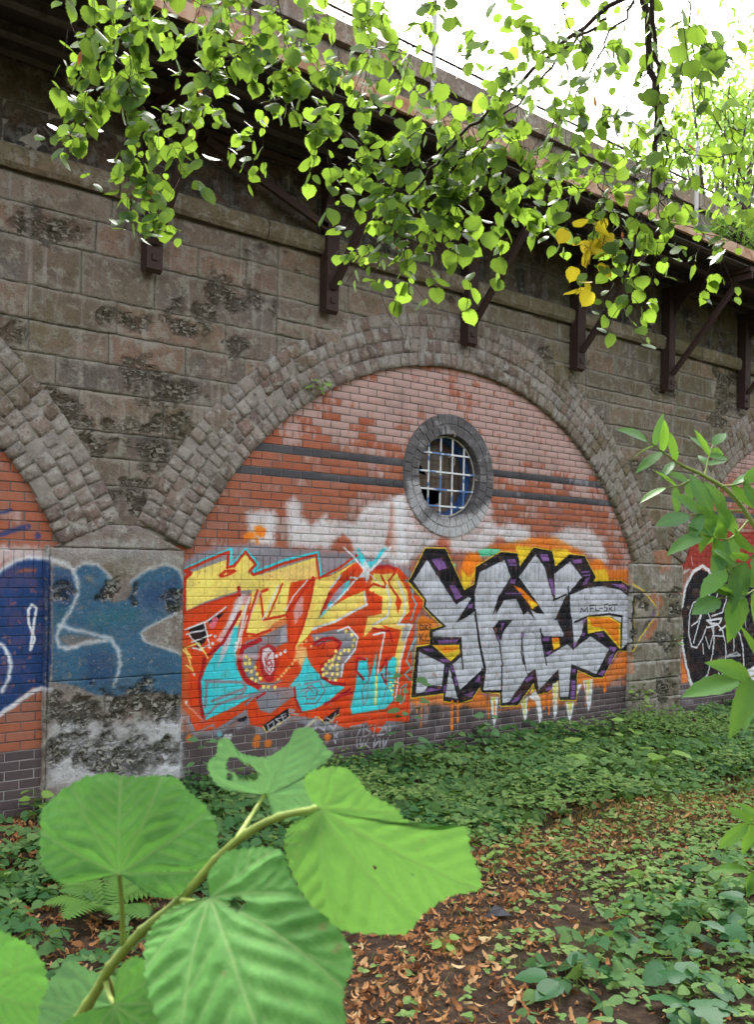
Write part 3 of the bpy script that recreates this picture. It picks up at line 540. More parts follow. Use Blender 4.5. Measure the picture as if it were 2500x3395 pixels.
class MB:
    def __init__(s): s.V = []; s.F = []
    def add(s, V, F): b = len(s.V); s.V += [tuple(v) for v in V]; s.F += [tuple(b+i for i in f) for f in F]
    def box(s, x0, x1, y0, y1, z0, z1):
        s.add([(x0,y0,z0),(x1,y0,z0),(x1,y1,z0),(x0,y1,z0),(x0,y0,z1),(x1,y0,z1),(x1,y1,z1),(x0,y1,z1)],
              [(0,3,2,1),(4,5,6,7),(0,1,5,4),(1,2,6,5),(2,3,7,6),(3,0,4,7)])
    def bar(s, a, b, w, h, up=(0, 0, 1)):
        a, b = Vector(a), Vector(b); d = (b-a).normalized(); sd = d.cross(Vector(up))
        if sd.length < 1e-4: sd = d.cross(Vector((1, 0, 0)))
        sd.normalize(); u = sd.cross(d); V = []
        for p in (a, b):
            for i, j in ((-1,-1),(1,-1),(1,1),(-1,1)): V.append(p+sd*(w/2*i)+u*(h/2*j))
        s.add(V, [(3,2,1,0),(4,5,6,7),(0,1,5,4),(1,2,6,5),(2,3,7,6),(3,0,4,7)])
    def tube(s, P, R, n=6, cap=True):
        P = [Vector(p) for p in P]; R = R if isinstance(R, (list, tuple)) else [R]*len(P); V = []; prev = None
        for i, p in enumerate(P):
            d = (P[min(i+1, len(P)-1)]-P[max(i-1, 0)]).normalized()
            if prev is None: prev = d.cross(Vector((.3, .2, .9))).normalized() if abs(d.z) < .95 else d.cross(Vector((1, 0, 0))).normalized()
            a = (prev-d*prev.dot(d)).normalized(); b = d.cross(a); prev = a
            for k in range(n): t = 2*math.pi*k/n; V.append(p+(a*math.cos(t)+b*math.sin(t))*R[i])
        F = [(i*n+k, i*n+(k+1) % n, (i+1)*n+(k+1) % n, (i+1)*n+k) for i in range(len(P)-1) for k in range(n)]
        if cap: F += [tuple(range(n))[::-1], tuple((len(P)-1)*n+k for k in range(n))]
        s.add(V, F)
    def mesh(s, name, mat, smooth=False): return mesh(name, s.V, s.F, mat, smooth)
def crom(P, n):
    P = [Vector(p) for p in P]; out = []
    for i in range(len(P)-1):
        a, b, c, d = P[max(i-1, 0)], P[i], P[i+1], P[min(i+2, len(P)-1)]
        for k in range(n):
            t = k/n; out.append(.5*((2*b)+(c-a)*t+(2*a-5*b+4*c-d)*t*t+(3*b-a-3*c+d)*t**3))
    out.append(P[-1]); return out

# ------------------------------------------------------------------ the paint on the wall: drawn in wall millimetres
COLS = {'white':(226,226,230),'rust':(176,92,66),'orange':(236,128,30),'grey':(142,140,150),'grey2':(176,174,184),'greyl':(120,124,132),
 'oran2':(228,72,26),'brownor':(190,112,70),'yel':(250,226,116),'yelo':(248,198,128),'cyan':(66,212,224),'cyan2':(112,186,196),'red':(206,52,28),
 'red2':(178,32,40),'pink':(232,190,196),'pinkh':(226,110,130),'black':(26,25,31),'silver':(196,197,206),'purple':(136,94,158),'yel2':(246,212,50),
 'green':(96,206,160),'ygreen':(214,210,70),'navy':(38,66,116),'blue':(56,108,142),'teal':(54,126,134),'stone':(140,128,120),'redp':(158,56,44)}
PX0, PZ0, PW, PH, PR = -2.6, 0.0, 12.8, 3.6, 200      # metres and pixels per metre
def draw_paint():
    W, H = int(PW*PR), int(PH*PR); img = np.zeros((H, W, 4), np.float32)
    for kind, c, al, soft, wd, pp in PAINT:
        P = np.array(pp, float).reshape(-1, 2)/1000
        pad = (wd+soft*2)/1000+.02
        x0, x1 = P[:, 0].min()-pad, P[:, 0].max()+pad; z0, z1 = P[:, 1].min()-pad, P[:, 1].max()+pad
        i0, i1 = max(0, int((x0-PX0)*PR)), min(W, int((x1-PX0)*PR)+1); j0, j1 = max(0, int((z0-PZ0)*PR)), min(H, int((z1-PZ0)*PR)+1)
        if i1 <= i0 or j1 <= j0: continue
        X, Z = np.meshgrid(PX0+(np.arange(i0, i1)+.5)/PR, PZ0+(np.arange(j0, j1)+.5)/PR)
        jit = (soft/1000*.35+.0015)
        Xj = X+(vn(X*38, Z*38, 3)-.5)*2*jit; Zj = Z+(vn(X*38, Z*38, 9)-.5)*2*jit
        d = np.full(X.shape, 9.); inside = np.zeros(X.shape, bool)
        if kind == 'D':
            for q in P: d = np.minimum(d, np.hypot(Xj-q[0], Zj-q[1]))
            sdist = d-wd/1000
        else:
            Q = np.vstack([P, P[:1]]) if kind == 'P' else P
            for a, b in zip(Q[:-1], Q[1:]):
                ab = b-a; L2 = max(ab@ab, 1e-12)
                t = np.clip(((Xj-a[0])*ab[0]+(Zj-a[1])*ab[1])/L2, 0, 1)
                d = np.minimum(d, np.hypot(Xj-a[0]-t*ab[0], Zj-a[1]-t*ab[1]))
                if kind == 'P':
                    cr = (a[1] > Zj) != (b[1] > Zj)
                    if abs(ab[1]) > 1e-9: inside ^= cr & (Xj < ab[0]*(Zj-a[1])/ab[1]+a[0])
            sdist = np.where(inside, -d, d) if kind == 'P' else d-wd/2000
        s = soft/1000+.003
        A = (1-sstep(-s, s, sdist))*al*(1-(.12 if kind == 'P' else .03)*sstep(.45, .7, fbm(X*11, Z*11, 77, 3)))
        if soft < 12 and kind == 'P': A = np.maximum(A, .08*al*(1-sstep(0, .05, sdist)))          # overspray
        col = np.array(COLS[c])/255.
        shade = 1+(fbm(X*4, Z*7, 21, 3)-.5)*.22+(vn(X*60, Z*60, 5)-.5)*.10       # uneven coats of paint
        sub = img[j0:j1, i0:i1]; a0 = sub[..., 3]
        na = A+a0*(1-A)
        for k in range(3): sub[..., k] = np.where(na > 1e-4, (col[k]*shade*A+sub[..., k]*a0*(1-A))/np.maximum(na, 1e-4), col[k])
        sub[..., 3] = na
    X, Z = np.meshgrid(np.arange(W)/PR, np.arange(H)/PR)
    img[..., 3] *= 1-.5*sstep(.70, .78, fbm(X*26, Z*26, 40, 3))*sstep(.45, .6, fbm(X*2, Z*2, 44, 2))           # chips where paint has come off
    im = bpy.data.images.new('wall_paint', W, H, alpha=True)
    im.alpha_mode = 'CHANNEL_PACKED'
    im.pixels.foreach_set(np.clip(img, 0, 1).ravel()); im.update(); im.pack()
    return im
PAINT_IMG = draw_paint()

# ------------------------------------------------------------------ materials
class NT:
    def __init__(s, name):
        s.m = bpy.data.materials.new(name); s.m.use_nodes = True; s.t = s.m.node_tree; s.t.nodes.clear()
    def n(s, typ, *ins, out=0, **kw):
        nd = s.t.nodes.new('ShaderNode'+typ)
        for k, v in kw.items():
            if k.startswith('i_'):
                key = k[2:].replace('_', ' '); s.set(nd.inputs[key], v)
            else: setattr(nd, k, v)
        for i, v in enumerate(ins):
            if v is not None: s.set(nd.inputs[i], v)
        return nd.outputs[out]
    def set(s, sock, v):
        if isinstance(v, bpy.types.NodeSocket): s.t.links.new(v, sock)
        else:
            if sock.type == 'RGBA' and len(v) == 3: v = (*v, 1)
            sock.default_value = v
    def math(s, op, a, b=0., c=None): return s.n('Math', a, b, *( [c] if c is not None else []), operation=op)
    def mix(s, f, a, b, blend='MIX'):
        nd = s.t.nodes.new('ShaderNodeMix'); nd.data_type = 'RGBA'; nd.blend_type = blend
        s.set(nd.inputs[0], f); s.set(nd.inputs[6], a); s.set(nd.inputs[7], b); return nd.outputs[2]
    def ramp(s, f, stops):
        nd = s.t.nodes.new('ShaderNodeValToRGB'); e = nd.color_ramp.elements
        while len(e) < len(stops): e.new(.5)
        for el, (p, c) in zip(e, stops): el.position = p; el.color = (*c, 1) if len(c) == 3 else c
        s.set(nd.inputs[0], f); return nd.outputs[0]
    def lin(s, v, a, b, c=0., d=1.): return s.n('MapRange', v, a, b, c, d)
    def noise(s, vec, scale, detail=3., rough=.5, dist=0., out=0):
        nd = s.t.nodes.new('ShaderNodeTexNoise'); s.set(nd.inputs['Vector'], vec)
        nd.inputs['Scale'].default_value = scale; nd.inputs['Detail'].default_value = detail; nd.inputs['Roughness'].default_value = rough; nd.inputs['Distortion'].default_value = dist
        return nd.outputs[out]
    def pos(s): return s.n('NewGeometry')
    def vmul(s, v, m): return s.n('VectorMath', v, m, operation='MULTIPLY')
    def bump(s, h, strength=.4, dist=.01): return s.n('Bump', i_Strength=strength, i_Distance=dist, i_Height=h)
    def done(s, col, rough=.85, normal=None, spec=.3, metal=0., trans=None, emit=None):
        b = s.t.nodes.new('ShaderNodeBsdfPrincipled'); s.set(b.inputs['Base Color'], col); s.set(b.inputs['Roughness'], rough)
        s.set(b.inputs['Specular IOR Level'], spec); s.set(b.inputs['Metallic'], metal)
        if normal is not None: s.set(b.inputs['Normal'], normal)
        o = s.t.nodes.new('ShaderNodeOutputMaterial'); sh = b.outputs[0]
        if trans is not None:
            tb = s.t.nodes.new('ShaderNodeBsdfTranslucent'); s.set(tb.inputs[0], trans[1])
            if normal is not None: s.set(tb.inputs['Normal'], normal)
            mx = s.t.nodes.new('ShaderNodeMixShader'); s.set(mx.inputs[0], trans[0]); s.t.links.new(sh, mx.inputs[1]); s.t.links.new(tb.outputs[0], mx.inputs[2]); sh = mx.outputs[0]
        s.t.links.new(sh, o.inputs[0]); return s.m
def paint_nodes(t, p, col, keep=1.0, wear=None):
    sp = t.t.nodes.new('ShaderNodeSeparateXYZ'); t.set(sp.inputs[0], p)
    u = t.math('MULTIPLY', t.math('SUBTRACT', sp.outputs[0], PX0), 1/PW); v = t.math('MULTIPLY', t.math('SUBTRACT', sp.outputs[2], PZ0), 1/PH)
    it = t.t.nodes.new('ShaderNodeTexImage'); it.image = PAINT_IMG; it.extension = 'CLIP'; it.interpolation = 'Linear'
    t.set(it.inputs[0], t.n('CombineXYZ', u, v, 0.))
    a = t.math('MULTIPLY', it.outputs[1], keep)
    if wear is not None: a = t.math('MULTIPLY', a, wear)
    return t.mix(a, col, it.outputs[0]), a
def brick_mat(name, c0, c1, c2, wash, washcol=(.49, .345, .315), paint=True):
    t = NT(name); p = t.pos(); sp = t.t.nodes.new('ShaderNodeSeparateXYZ'); t.set(sp.inputs[0], p)
    row = t.math('FLOOR', t.math('DIVIDE', t.math('SUBTRACT', sp.outputs[2], .5), .075))
    odd = t.math('MULTIPLY', t.math('FLOORED_MODULO', row, 2.), .1125)
    colm = t.math('FLOOR', t.math('DIVIDE', t.math('ADD', sp.outputs[0], odd), .225))
    wn = t.t.nodes.new('ShaderNodeTexWhiteNoise'); wn.noise_dimensions = '2D'; t.set(wn.inputs['Vector'], t.n('CombineXYZ', colm, row, 0.))
    base = t.ramp(wn.outputs[0], [(0, c0), (.45, c1), (.8, c2), (1, tuple(q*.65 for q in c1))])
    base = t.mix(.35, base, t.ramp(t.noise(p, 22, 4, .6), [(.3, tuple(q*.7 for q in c0)), (.7, c2)]))
    # lime bloom: heavier high on the wall, patchy, keeping to parts of single bricks
    big = t.noise(p, 1.1, 3, .55); fine = t.noise(t.vmul(p, (1, 1, .45)), 16, 4, .65)
    hgt = t.lin(sp.outputs[2], 2.7, 3.8, 0., .46)
    if wash < 0: hgt = 0.
    else: hgt = t.math('ADD', hgt, t.lin(sp.outputs[0], 1., 6., 0., .12))
    amt = t.math('ADD', t.math('ADD', t.math('MULTIPLY', t.lin(big, .3, .7), .45), hgt), abs(wash))
    amt = t.math('ADD', amt, t.math('MULTIPLY', t.math('SUBTRACT', wn.outputs[0], .5), .35))
    m = t.lin(t.math('SUBTRACT', amt, fine), -.06, .14, 0., .82)
    col = t.mix(m, base, washcol)
    col = t.mix(t.math('MULTIPLY', t.lin(t.noise(p, 2.3, 4, .6), .52, .75), .5), col, (.13, .10, .09), 'MIX')
    if paint: col, a = paint_nodes(t, p, col)
    nrm = t.bump(t.noise(p, 140, 3, .7), .35, .004)
    return t.done(col, .85, nrm, .25)
M = {}
M['red'] = brick_mat('red_brick', (.38, .10, .045), (.44, .14, .075), (.36, .16, .115), .06)
M['pur'] = brick_mat('purple_brick', (.10, .075, .08), (.14, .10, .105), (.115, .09, .10), -.04, (.30, .26, .28))
M['dark'] = brick_mat('blue_brick', (.05, .05, .055), (.08, .08, .09), (.11, .10, .11), -.05, (.26, .25, .27))
M['surr'] = brick_mat('window_ring_brick', (.085, .08, .085), (.12, .115, .12), (.15, .14, .145), -.12, (.30, .285, .29))
def mortar_mat(name, c, paint, keep=.8):
    t = NT(name); p = t.pos()
    col = t.ramp(t.noise(p, 9, 4, .6), [(.3, tuple(q*.55 for q in c)), (.7, c)])
    if paint:
        sp = t.t.nodes.new('ShaderNodeSeparateXYZ'); t.set(sp.inputs[0], p)
        col = t.mix(t.lin(sp.outputs[2], .52, .48), col, (.40, .37, .37))       # paler pointing in the plinth
        col, a = paint_nodes(t, p, col, keep)
    return t.done(col, .95, t.bump(t.noise(p, 90, 3, .7), .5, .004), .1)
M['mortar'] = mortar_mat('brick_mortar', (.21, .185, .18), True)
M['lime'] = mortar_mat('lime_mortar', (.34, .31, .27), False)
M['ringm'] = mortar_mat('arch_mortar', (.33, .295, .26), False)
def stone_mat(name, cols, painted=False, pale=(.40, .37, .31), dark=(.020, .018, .010), streak=.5):
    t = NT(name); p = t.pos(); oi = t.t.nodes.new('ShaderNodeObjectInfo')
    base = t.ramp(oi.outputs['Random'], [(i/(len(cols)-1), c) for i, c in enumerate(cols)])
    n1 = t.noise(p, 2.2, 6, .62, .4); n2 = t.noise(p, 9, 6, .68, .3); n3 = t.noise(p, 38, 4, .65)
    col = t.mix(t.lin(n1, .38, .66), base, t.mix(.6, base, (.25, .155, .11)))                       # iron-red beds
    col = t.mix(t.math('MULTIPLY', t.lin(t.noise(p, 4.5, 5, .7, .5), .48, .62), .6), col, tuple(q*.52 for q in cols[0]))   # soot
    col = t.mix(t.math('MULTIPLY', t.lin(n2, .50, .60), .72), col, tuple(q*.88 for q in pale))      # crusts and lichen
    col = t.mix(t.math('MULTIPLY', t.lin(n3, .54, .64), .6), col, tuple(q*.38 for q in cols[0]))
    sp0 = t.t.nodes.new('ShaderNodeSeparateXYZ'); t.set(sp0.inputs[0], p)
    alg = t.math('ADD', t.lin(t.noise(p, 1.1, 4, .6), .48, .70), t.math('MULTIPLY', t.lin(sp0.outputs[0], 2.5, 7.), t.lin(n1, .35, .6)))
    col = t.mix(t.math('MULTIPLY', t.math('MINIMUM', alg, 1.), .55), col, (.13, .125, .06))   # algae, more of it to the right
    st = t.noise(t.vmul(p, (9, 9, .8)), 1., 4, .6)
    col = t.mix(t.math('MULTIPLY', t.lin(st, .57, .72), streak), col, (.50, .47, .43))              # lime runs
    if painted:
        c2, a = paint_nodes(t, p, col, .95, t.lin(t.noise(p, 30, 5, .75), .70, .56))
        wash = t.noise(t.vmul(p, (3, 3, 14)), 1., 5, .65)
        col = t.mix(t.math('MULTIPLY', a, t.lin(wash, .5, .7, 0., .45)), c2, t.mix(.5, c2, (.04, .07, .12)))
        col = t.mix(t.math('MULTIPLY', a, t.lin(t.noise(p, 20, 5, .7), .58, .7, 0., .5)), col, (.30, .34, .34))
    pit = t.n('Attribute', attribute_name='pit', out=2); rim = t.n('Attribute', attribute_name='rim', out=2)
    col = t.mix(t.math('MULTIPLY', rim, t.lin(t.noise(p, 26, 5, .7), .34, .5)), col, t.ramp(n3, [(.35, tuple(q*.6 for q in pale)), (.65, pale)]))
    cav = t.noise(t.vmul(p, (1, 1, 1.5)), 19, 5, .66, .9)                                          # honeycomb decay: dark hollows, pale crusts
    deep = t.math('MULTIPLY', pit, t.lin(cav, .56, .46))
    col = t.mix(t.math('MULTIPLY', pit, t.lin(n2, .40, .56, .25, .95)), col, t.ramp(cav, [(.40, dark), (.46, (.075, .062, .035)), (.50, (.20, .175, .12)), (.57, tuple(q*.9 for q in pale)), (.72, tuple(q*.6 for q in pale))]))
    h = t.math('ADD', t.noise(p, 55, 6, .75), t.math('MULTIPLY', n2, 1.4)); h = t.math('SUBTRACT', h, t.math('MULTIPLY', deep, 2.2))
    return t.done(col, .93, t.bump(h, 1., .018), .12)
M['stone'] = stone_mat('sandstone', [(.25, .20, .165), (.16, .137, .125), (.34, .21, .145), (.23, .19, .16), (.135, .118, .11), (.32, .265, .21), (.28, .18, .135)])
M['soot'] = stone_mat('sooty_stone', [(.045, .04, .036), (.035, .032, .03), (.06, .05, .042)], False, (.22, .21, .19), streak=.15)
M['pier'] = stone_mat('pier_render', [(.33, .29, .265), (.30, .26, .24), (.35, .305, .28)], True, (.58, .55, .49), streak=.25)
M['pierR'] = stone_mat('pier_stone', [(.38, .335, .29), (.30, .26, .23), (.43, .37, .31)], True, (.60, .57, .50))
M['corn'] = stone_mat('ledge_stone', [(.24, .20, .13), (.20, .17, .11), (.27, .23, .155)])
M['vous'] = stone_mat('arch_brick', [(.26, .20, .17), (.34, .285, .245), (.16, .13, .12), (.31, .22, .185), (.21, .175, .165), (.40, .345, .30), (.25, .175, .15), (.19, .16, .155)], False, (.54, .51, .46), streak=.3)
def metal_mat(name, c, rust, amt):
    t = NT(name); p = t.pos(); n = t.noise(p, 7, 5, .65)
    col = t.mix(t.lin(n, .6-amt, .75-amt*.6), c, t.ramp(t.noise(p, 35, 3, .6), [(.3, tuple(q*.5 for q in rust)), (.7, rust)]))
    return t.done(col, .75, t.bump(t.noise(p, 90, 3, .6), .3, .004), .3)
M['iron'] = metal_mat('brown_painted_iron', (.042, .024, .020), (.09, .045, .03), .05)
M['beam'] = metal_mat('grey_steel', (.085, .08, .075), (.05, .035, .028), .1)
M['deckm'] = metal_mat('dark_deck', (.03, .028, .027), (.045, .03, .025), .1)
M['edge'] = metal_mat('rusty_edge', (.42, .28, .19), (.34, .15, .06), .15)
M['galv'] = metal_mat('pale_rail', (.45, .45, .44), (.30, .25, .2), .0)
def flat(name, c, rough=.8, v=.3, sc=20, spec=.3):
    t = NT(name); p = t.pos()
    return t.done(t.ramp(t.noise(p, sc, 4, .6), [(.3, tuple(q*(1-v) for q in c)), (.7, tuple(min(1, q*(1+v)) for q in c))]), rough, t.bump(t.noise(p, sc*4, 3, .6), .3, .004), spec)
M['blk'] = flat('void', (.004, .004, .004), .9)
M['wire'] = flat('old_wire', (.35, .32, .28), .6)
def bars():
    t = NT('bar_paint'); p = t.pos(); m = t.lin(t.noise(p, 5.5, 2, .5), .5, .53)
    return t.done(t.mix(m, (.70, .71, .73), (.10, .20, .42)), .45, None, .4)
M['bars'] = bars(); M['blue'] = flat('blue_frame_paint', (.04, .10, .28), .5)
def board():
    t = NT('dirty_glazing'); p = t.pos()
    c = t.ramp(t.noise(t.vmul(p, (24, 24, 2)), 1., 4, .6), [(.3, (.06, .042, .032)), (.55, (.12, .085, .062)), (.75, (.17, .13, .10))])
    return t.done(c, .35, t.bump(t.noise(t.vmul(p, (30, 30, 1)), 1., 2, .5), .3, .01), .4)
M['board'] = board()
def leaf_mat(name, c, c2, trl, tfac=.45, rough=.52, veins=True, useattr=False, spec=.25):
    t = NT(name); oi = t.t.nodes.new('ShaderNodeObjectInfo')
    r = oi.outputs['Random'] if not useattr else t.n('Attribute', attribute_name='tone', out=2)
    p = t.pos(); col = t.mix(r, c, c2); tl = t.mix(r, trl, tuple(q*.42 for q in trl))
    if veins:
        uv = t.n('UVMap'); sp = t.t.nodes.new('ShaderNodeSeparateXYZ'); t.set(sp.inputs[0], uv)
        ax = t.math('ABSOLUTE', sp.outputs[0])
        side = t.math('ABSOLUTE', t.math('SUBTRACT', t.math('FRACT', t.math('MULTIPLY', t.math('SUBTRACT', sp.outputs[1], t.math('MULTIPLY', ax, .7)), 6.)), .5))
        v = t.math('MAXIMUM', t.lin(ax, .05, .0), t.lin(side, .09, .0))
        col = t.mix(t.math('MULTIPLY', v, .35), col, tuple(min(1, q*1.8) for q in c)); tl = t.mix(t.math('MULTIPLY', v, .5), tl, tuple(q*.45 for q in trl))
    n = t.noise(p, 45, 3, .6); col = t.mix(t.math('MULTIPLY', t.lin(n, .4, .7), .3), col, tuple(q*.6 for q in c))
    return t.done(col, rough, t.bump(n, .2, .003), spec, 0., (tfac, tl))
M['lime_leaf'] = leaf_mat('lime_leaf', (.075, .16, .025), (.03, .085, .025), (.29, .47, .045), .52)
M['yel_leaf'] = leaf_mat('yellow_leaf', (.75, .60, .03), (.68, .50, .03), (.95, .82, .05), .5)
M['brown_leaf'] = leaf_mat('brown_leaf', (.32, .12, .03), (.22, .08, .02), (.40, .16, .03), .3)
M['bark'] = flat('twig_bark', (.035, .024, .018), .85)
M['bark2'] = flat('tree_bark', (.07, .055, .045), .9, .4, 12)
M['green_stem'] = flat('green_stem', (.20, .26, .05), .55, .2, 30)
M['ash'] = leaf_mat('shrub_leaf', (.085, .22, .03), (.07, .19, .075), (.26, .50, .05), .40, .45)
M['ivy'] = leaf_mat('ground_leaf', (.06, .17, .06), (.28, .44, .14), (.26, .48, .08), .36, .6, False, True, .2)
M['herb'] = leaf_mat('herb_leaf', (.18, .35, .10), (.36, .48, .15), (.38, .60, .10), .38, .6, False, True, .2)
M['litter'] = None
def litter():
    t = NT('leaf_litter'); a = t.n('Attribute', attribute_name='tone', out=2)
    col = t.ramp(a, [(0, (.14, .06, .03)), (.3, (.36, .15, .06)), (.6, (.52, .25, .10)), (.85, (.64, .38, .18)), (1, (.70, .54, .28))])
    return t.done(col, .8, None, .2, 0., (.15, col))
M['litter'] = litter()
def soil():
    t = NT('soil'); p = t.pos()
    c = t.ramp(t.noise(p, 14, 6, .7), [(.3, (.035, .024, .018)), (.52, (.085, .058, .042)), (.70, (.17, .11, .07))])
    c = t.mix(t.math('MULTIPLY', t.lin(t.noise(p, .9, 3, .5), .55, .7), .6), c, (.09, .10, .025))
    return t.done(c, .95, t.bump(t.noise(p, 45, 5, .7), .9, .03), .1)
M['soil'] = soil()
def big_leaf(name, c, c2, trl):
    t = NT(name); p = t.pos(); v = t.n('Attribute', attribute_name='vein', out=2); f = t.n('Attribute', attribute_name='fold', out=2)
    col = t.mix(t.lin(t.noise(p, 24, 5, .65), .36, .64), tuple(q*.72 for q in c), c2)
    col = t.mix(t.math('MULTIPLY', t.lin(t.noise(p, 210, 3, .6), .5, .62), .25), col, tuple(q*.55 for q in c))
    col = t.mix(t.math('MULTIPLY', t.lin(t.noise(p, 70, 2, .5), .70, .74), .7), col, (.16, .13, .05))
    col = t.mix(t.math('MULTIPLY', t.lin(t.noise(p, 60, 4, .7), .45, .7), .35), col, tuple(q*.75 for q in c))
    col = t.mix(t.math('MULTIPLY', v, .38), col, (.33, .44, .18))
    return t.done(col, .68, t.bump(t.noise(p, 150, 4, .7), .3, .002), .14, 0., (.33, t.mix(v, trl, tuple(q*.7 for q in trl))))
M['bl'] = [big_leaf('front_leaf_green', (.075, .23, .045), (.12, .31, .07), (.14, .36, .06)),
           big_leaf('front_leaf_blue_green', (.10, .23, .10), (.14, .29, .13), (.14, .32, .10)),
           big_leaf('front_leaf_pale', (.12, .30, .07), (.15, .35, .08), (.18, .40, .07))]
M['fern'] = leaf_mat('fern_green', (.16, .33, .06), (.11, .26, .05), (.25, .45, .06), .3, .5, False)
M['rubble'] = flat('pale_rubble', (.42, .36, .31), .9)
M['pinkst'] = flat('pink_brick_rubble', (.40, .26, .23), .9)
M['scrap'] = flat('black_rubber', (.03, .032, .038), .45)

# ------------------------------------------------------------------ ground
def ground_z(x, y):
    x = np.asarray(x, float); y = np.asarray(y, float)
    return (fbm(x*.7+5, y*.7, 3, 4)-.5)*.14*sstep(0, 1, -y)+.02*sstep(-1.2, -.0, y)-.03
gx = np.concatenate([[-400, -150, -60, -25, -14], np.arange(-9, 14.01, .09), [20, 40, 90, 200, 400]])
gy = np.concatenate([[-400, -150, -60, -25, -14], np.arange(-9, 0.6, .09), [2, 6, 20, 90, 400]])
GX, GY = np.meshgrid(gx, gy); GZ = ground_z(GX, GY); far = (np.abs(GX-2) > 11.9) | (GY < -8.9) | (GY > .5); GZ = np.where(far, -.03, GZ)
idx = np.arange(GX.size).reshape(GX.shape)
gf = np.stack([idx[:-1, :-1], idx[:-1, 1:], idx[1:, 1:], idx[1:, :-1]], -1).reshape(-1, 4)
tag(obj('ground', mesh('ground', np.stack([GX, GY, GZ], -1).reshape(-1, 3), gf, M['soil'], True)), kind='structure')

# ------------------------------------------------------------------ viaduct
ARCH = [(-4.28, .65), (3.26, .65), (10.80, .65)]; RI, RO = 3.52, 4.07; TH0, TH1 = math.radians(24.6), math.radians(155.4)
PY = .045                                                # face of the brick infill
via = thing('railway_viaduct', 'weathered brown stone viaduct wall with brick arch rings, piers, ledge and parapet', 'viaduct', (3.26, 0, 0))
VO = Vector((-3.26, 0, 0))
def vpart(name, me, parent=via, **k):
    o = obj(name, me, parent, **k)
    if parent is via: o.location = Vector(o.location)+VO
    return o
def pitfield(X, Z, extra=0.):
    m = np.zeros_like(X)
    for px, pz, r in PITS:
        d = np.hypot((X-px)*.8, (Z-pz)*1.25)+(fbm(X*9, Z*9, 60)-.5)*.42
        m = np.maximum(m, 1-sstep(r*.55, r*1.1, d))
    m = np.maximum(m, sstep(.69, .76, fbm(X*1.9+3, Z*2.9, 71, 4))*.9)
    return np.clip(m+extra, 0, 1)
def stone(x0, x1, z0, z1, mat, res=.026, y=0., relief=.009, depth=.09, cut=True, gap=.006, rk=.0045, shape=None, pitk=1., parent=via, name='stone', top=None):
    nx = max(2, int((x1-x0)/res)); nz = max(2, int((z1-z0)/res))
    jx0, jx1, jz0, jz1 = (random.uniform(0, gap) for _ in range(4))
    xs = np.linspace(x0+jx0, x1-jx1, nx+1); zs = np.linspace(z0+jz0, z1-jz1, nz+1)
    X, Z = np.meshgrid(xs, zs)
    # wavering edges
    e = min(1, rk/.006)*.009*(1-np.minimum(1, np.minimum(np.abs(X-x0), np.abs(X-x1))/.08)); X = X+e*(vn(X*0+x0*9, Z*22, 5)-.5)*2
    e = min(1, rk/.006)*.008*(1-np.minimum(1, np.minimum(np.abs(Z-z0), np.abs(Z-z1))/.08)); Z = Z+e*(vn(X*18, Z*0+z0*7, 6)-.5)*2
    if shape is not None: X, Z = shape(X, Z)
    ed = np.minimum(np.minimum(np.abs(X-xs[0]), np.abs(X-xs[-1])), np.minimum(np.abs(Z-zs[0]), np.abs(Z-zs[-1])))
    rnd = rk*(1-sstep(0, .02, ed))
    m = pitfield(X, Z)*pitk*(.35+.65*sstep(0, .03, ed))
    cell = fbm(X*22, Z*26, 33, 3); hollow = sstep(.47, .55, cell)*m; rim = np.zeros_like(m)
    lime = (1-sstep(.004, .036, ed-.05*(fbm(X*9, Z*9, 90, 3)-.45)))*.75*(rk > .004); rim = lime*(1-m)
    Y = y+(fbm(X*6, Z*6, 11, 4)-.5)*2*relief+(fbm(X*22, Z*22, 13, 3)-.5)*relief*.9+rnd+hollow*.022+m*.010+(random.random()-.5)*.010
    Y = np.minimum(Y, y+.032) if mat in (M['pier'], M['pierR']) else np.minimum(Y, y+.0175)
    n = X.size; keep = np.ones((nz, nx), bool)
    if cut:
        cxm = (X[:-1, :-1]+X[1:, 1:])/2; czm = (Z[:-1, :-1]+Z[1:, 1:])/2
        for ax, az in ARCH: keep &= np.hypot(cxm-ax, czm-az) > RI+.36
    if not keep.any(): return None
    idx = np.arange(n).reshape(X.shape)
    q = np.stack([idx[:-1, :-1], idx[:-1, 1:], idx[1:, 1:], idx[1:, :-1]], -1)[keep]
    V = np.stack([X, Y, Z], -1).reshape(-1, 3)
    ring = np.concatenate([idx[0, :], idx[1:, -1], idx[-1, -2::-1], idx[-2:0:-1, 0]])
    B = V[ring].copy(); B[:, 1] = y+depth; m2 = len(ring); bi = n+np.arange(m2)
    side = np.stack([ring, bi, np.roll(bi, -1), np.roll(ring, -1)], -1)
    if not keep.all():                       # a block cut by the ring of the arch has no skirt inside it
        used = np.zeros(n, bool); used[q.ravel()] = True; side = side[used[ring] & used[np.roll(ring, -1)]]
        ed_ = set(map(tuple, np.sort(np.vstack([q[:, [0, 1]], q[:, [1, 2]], q[:, [2, 3]], q[:, [3, 0]]]), 1).tolist()))
        side = np.array([f for f in side if tuple(sorted((int(f[0]), int(f[3])))) in ed_], np.int64).reshape(-1, 4)
    V = np.vstack([V, B]); z = np.zeros(m2)
    c = np.array([(x0+x1)/2, y, (z0+z1)/2])
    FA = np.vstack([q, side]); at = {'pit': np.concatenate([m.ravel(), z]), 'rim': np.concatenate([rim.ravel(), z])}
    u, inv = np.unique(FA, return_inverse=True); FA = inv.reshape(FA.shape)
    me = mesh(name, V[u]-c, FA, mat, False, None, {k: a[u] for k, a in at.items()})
    o = vpart(name, me, parent); o.location = Vector(o.location)+Vector(c); return o
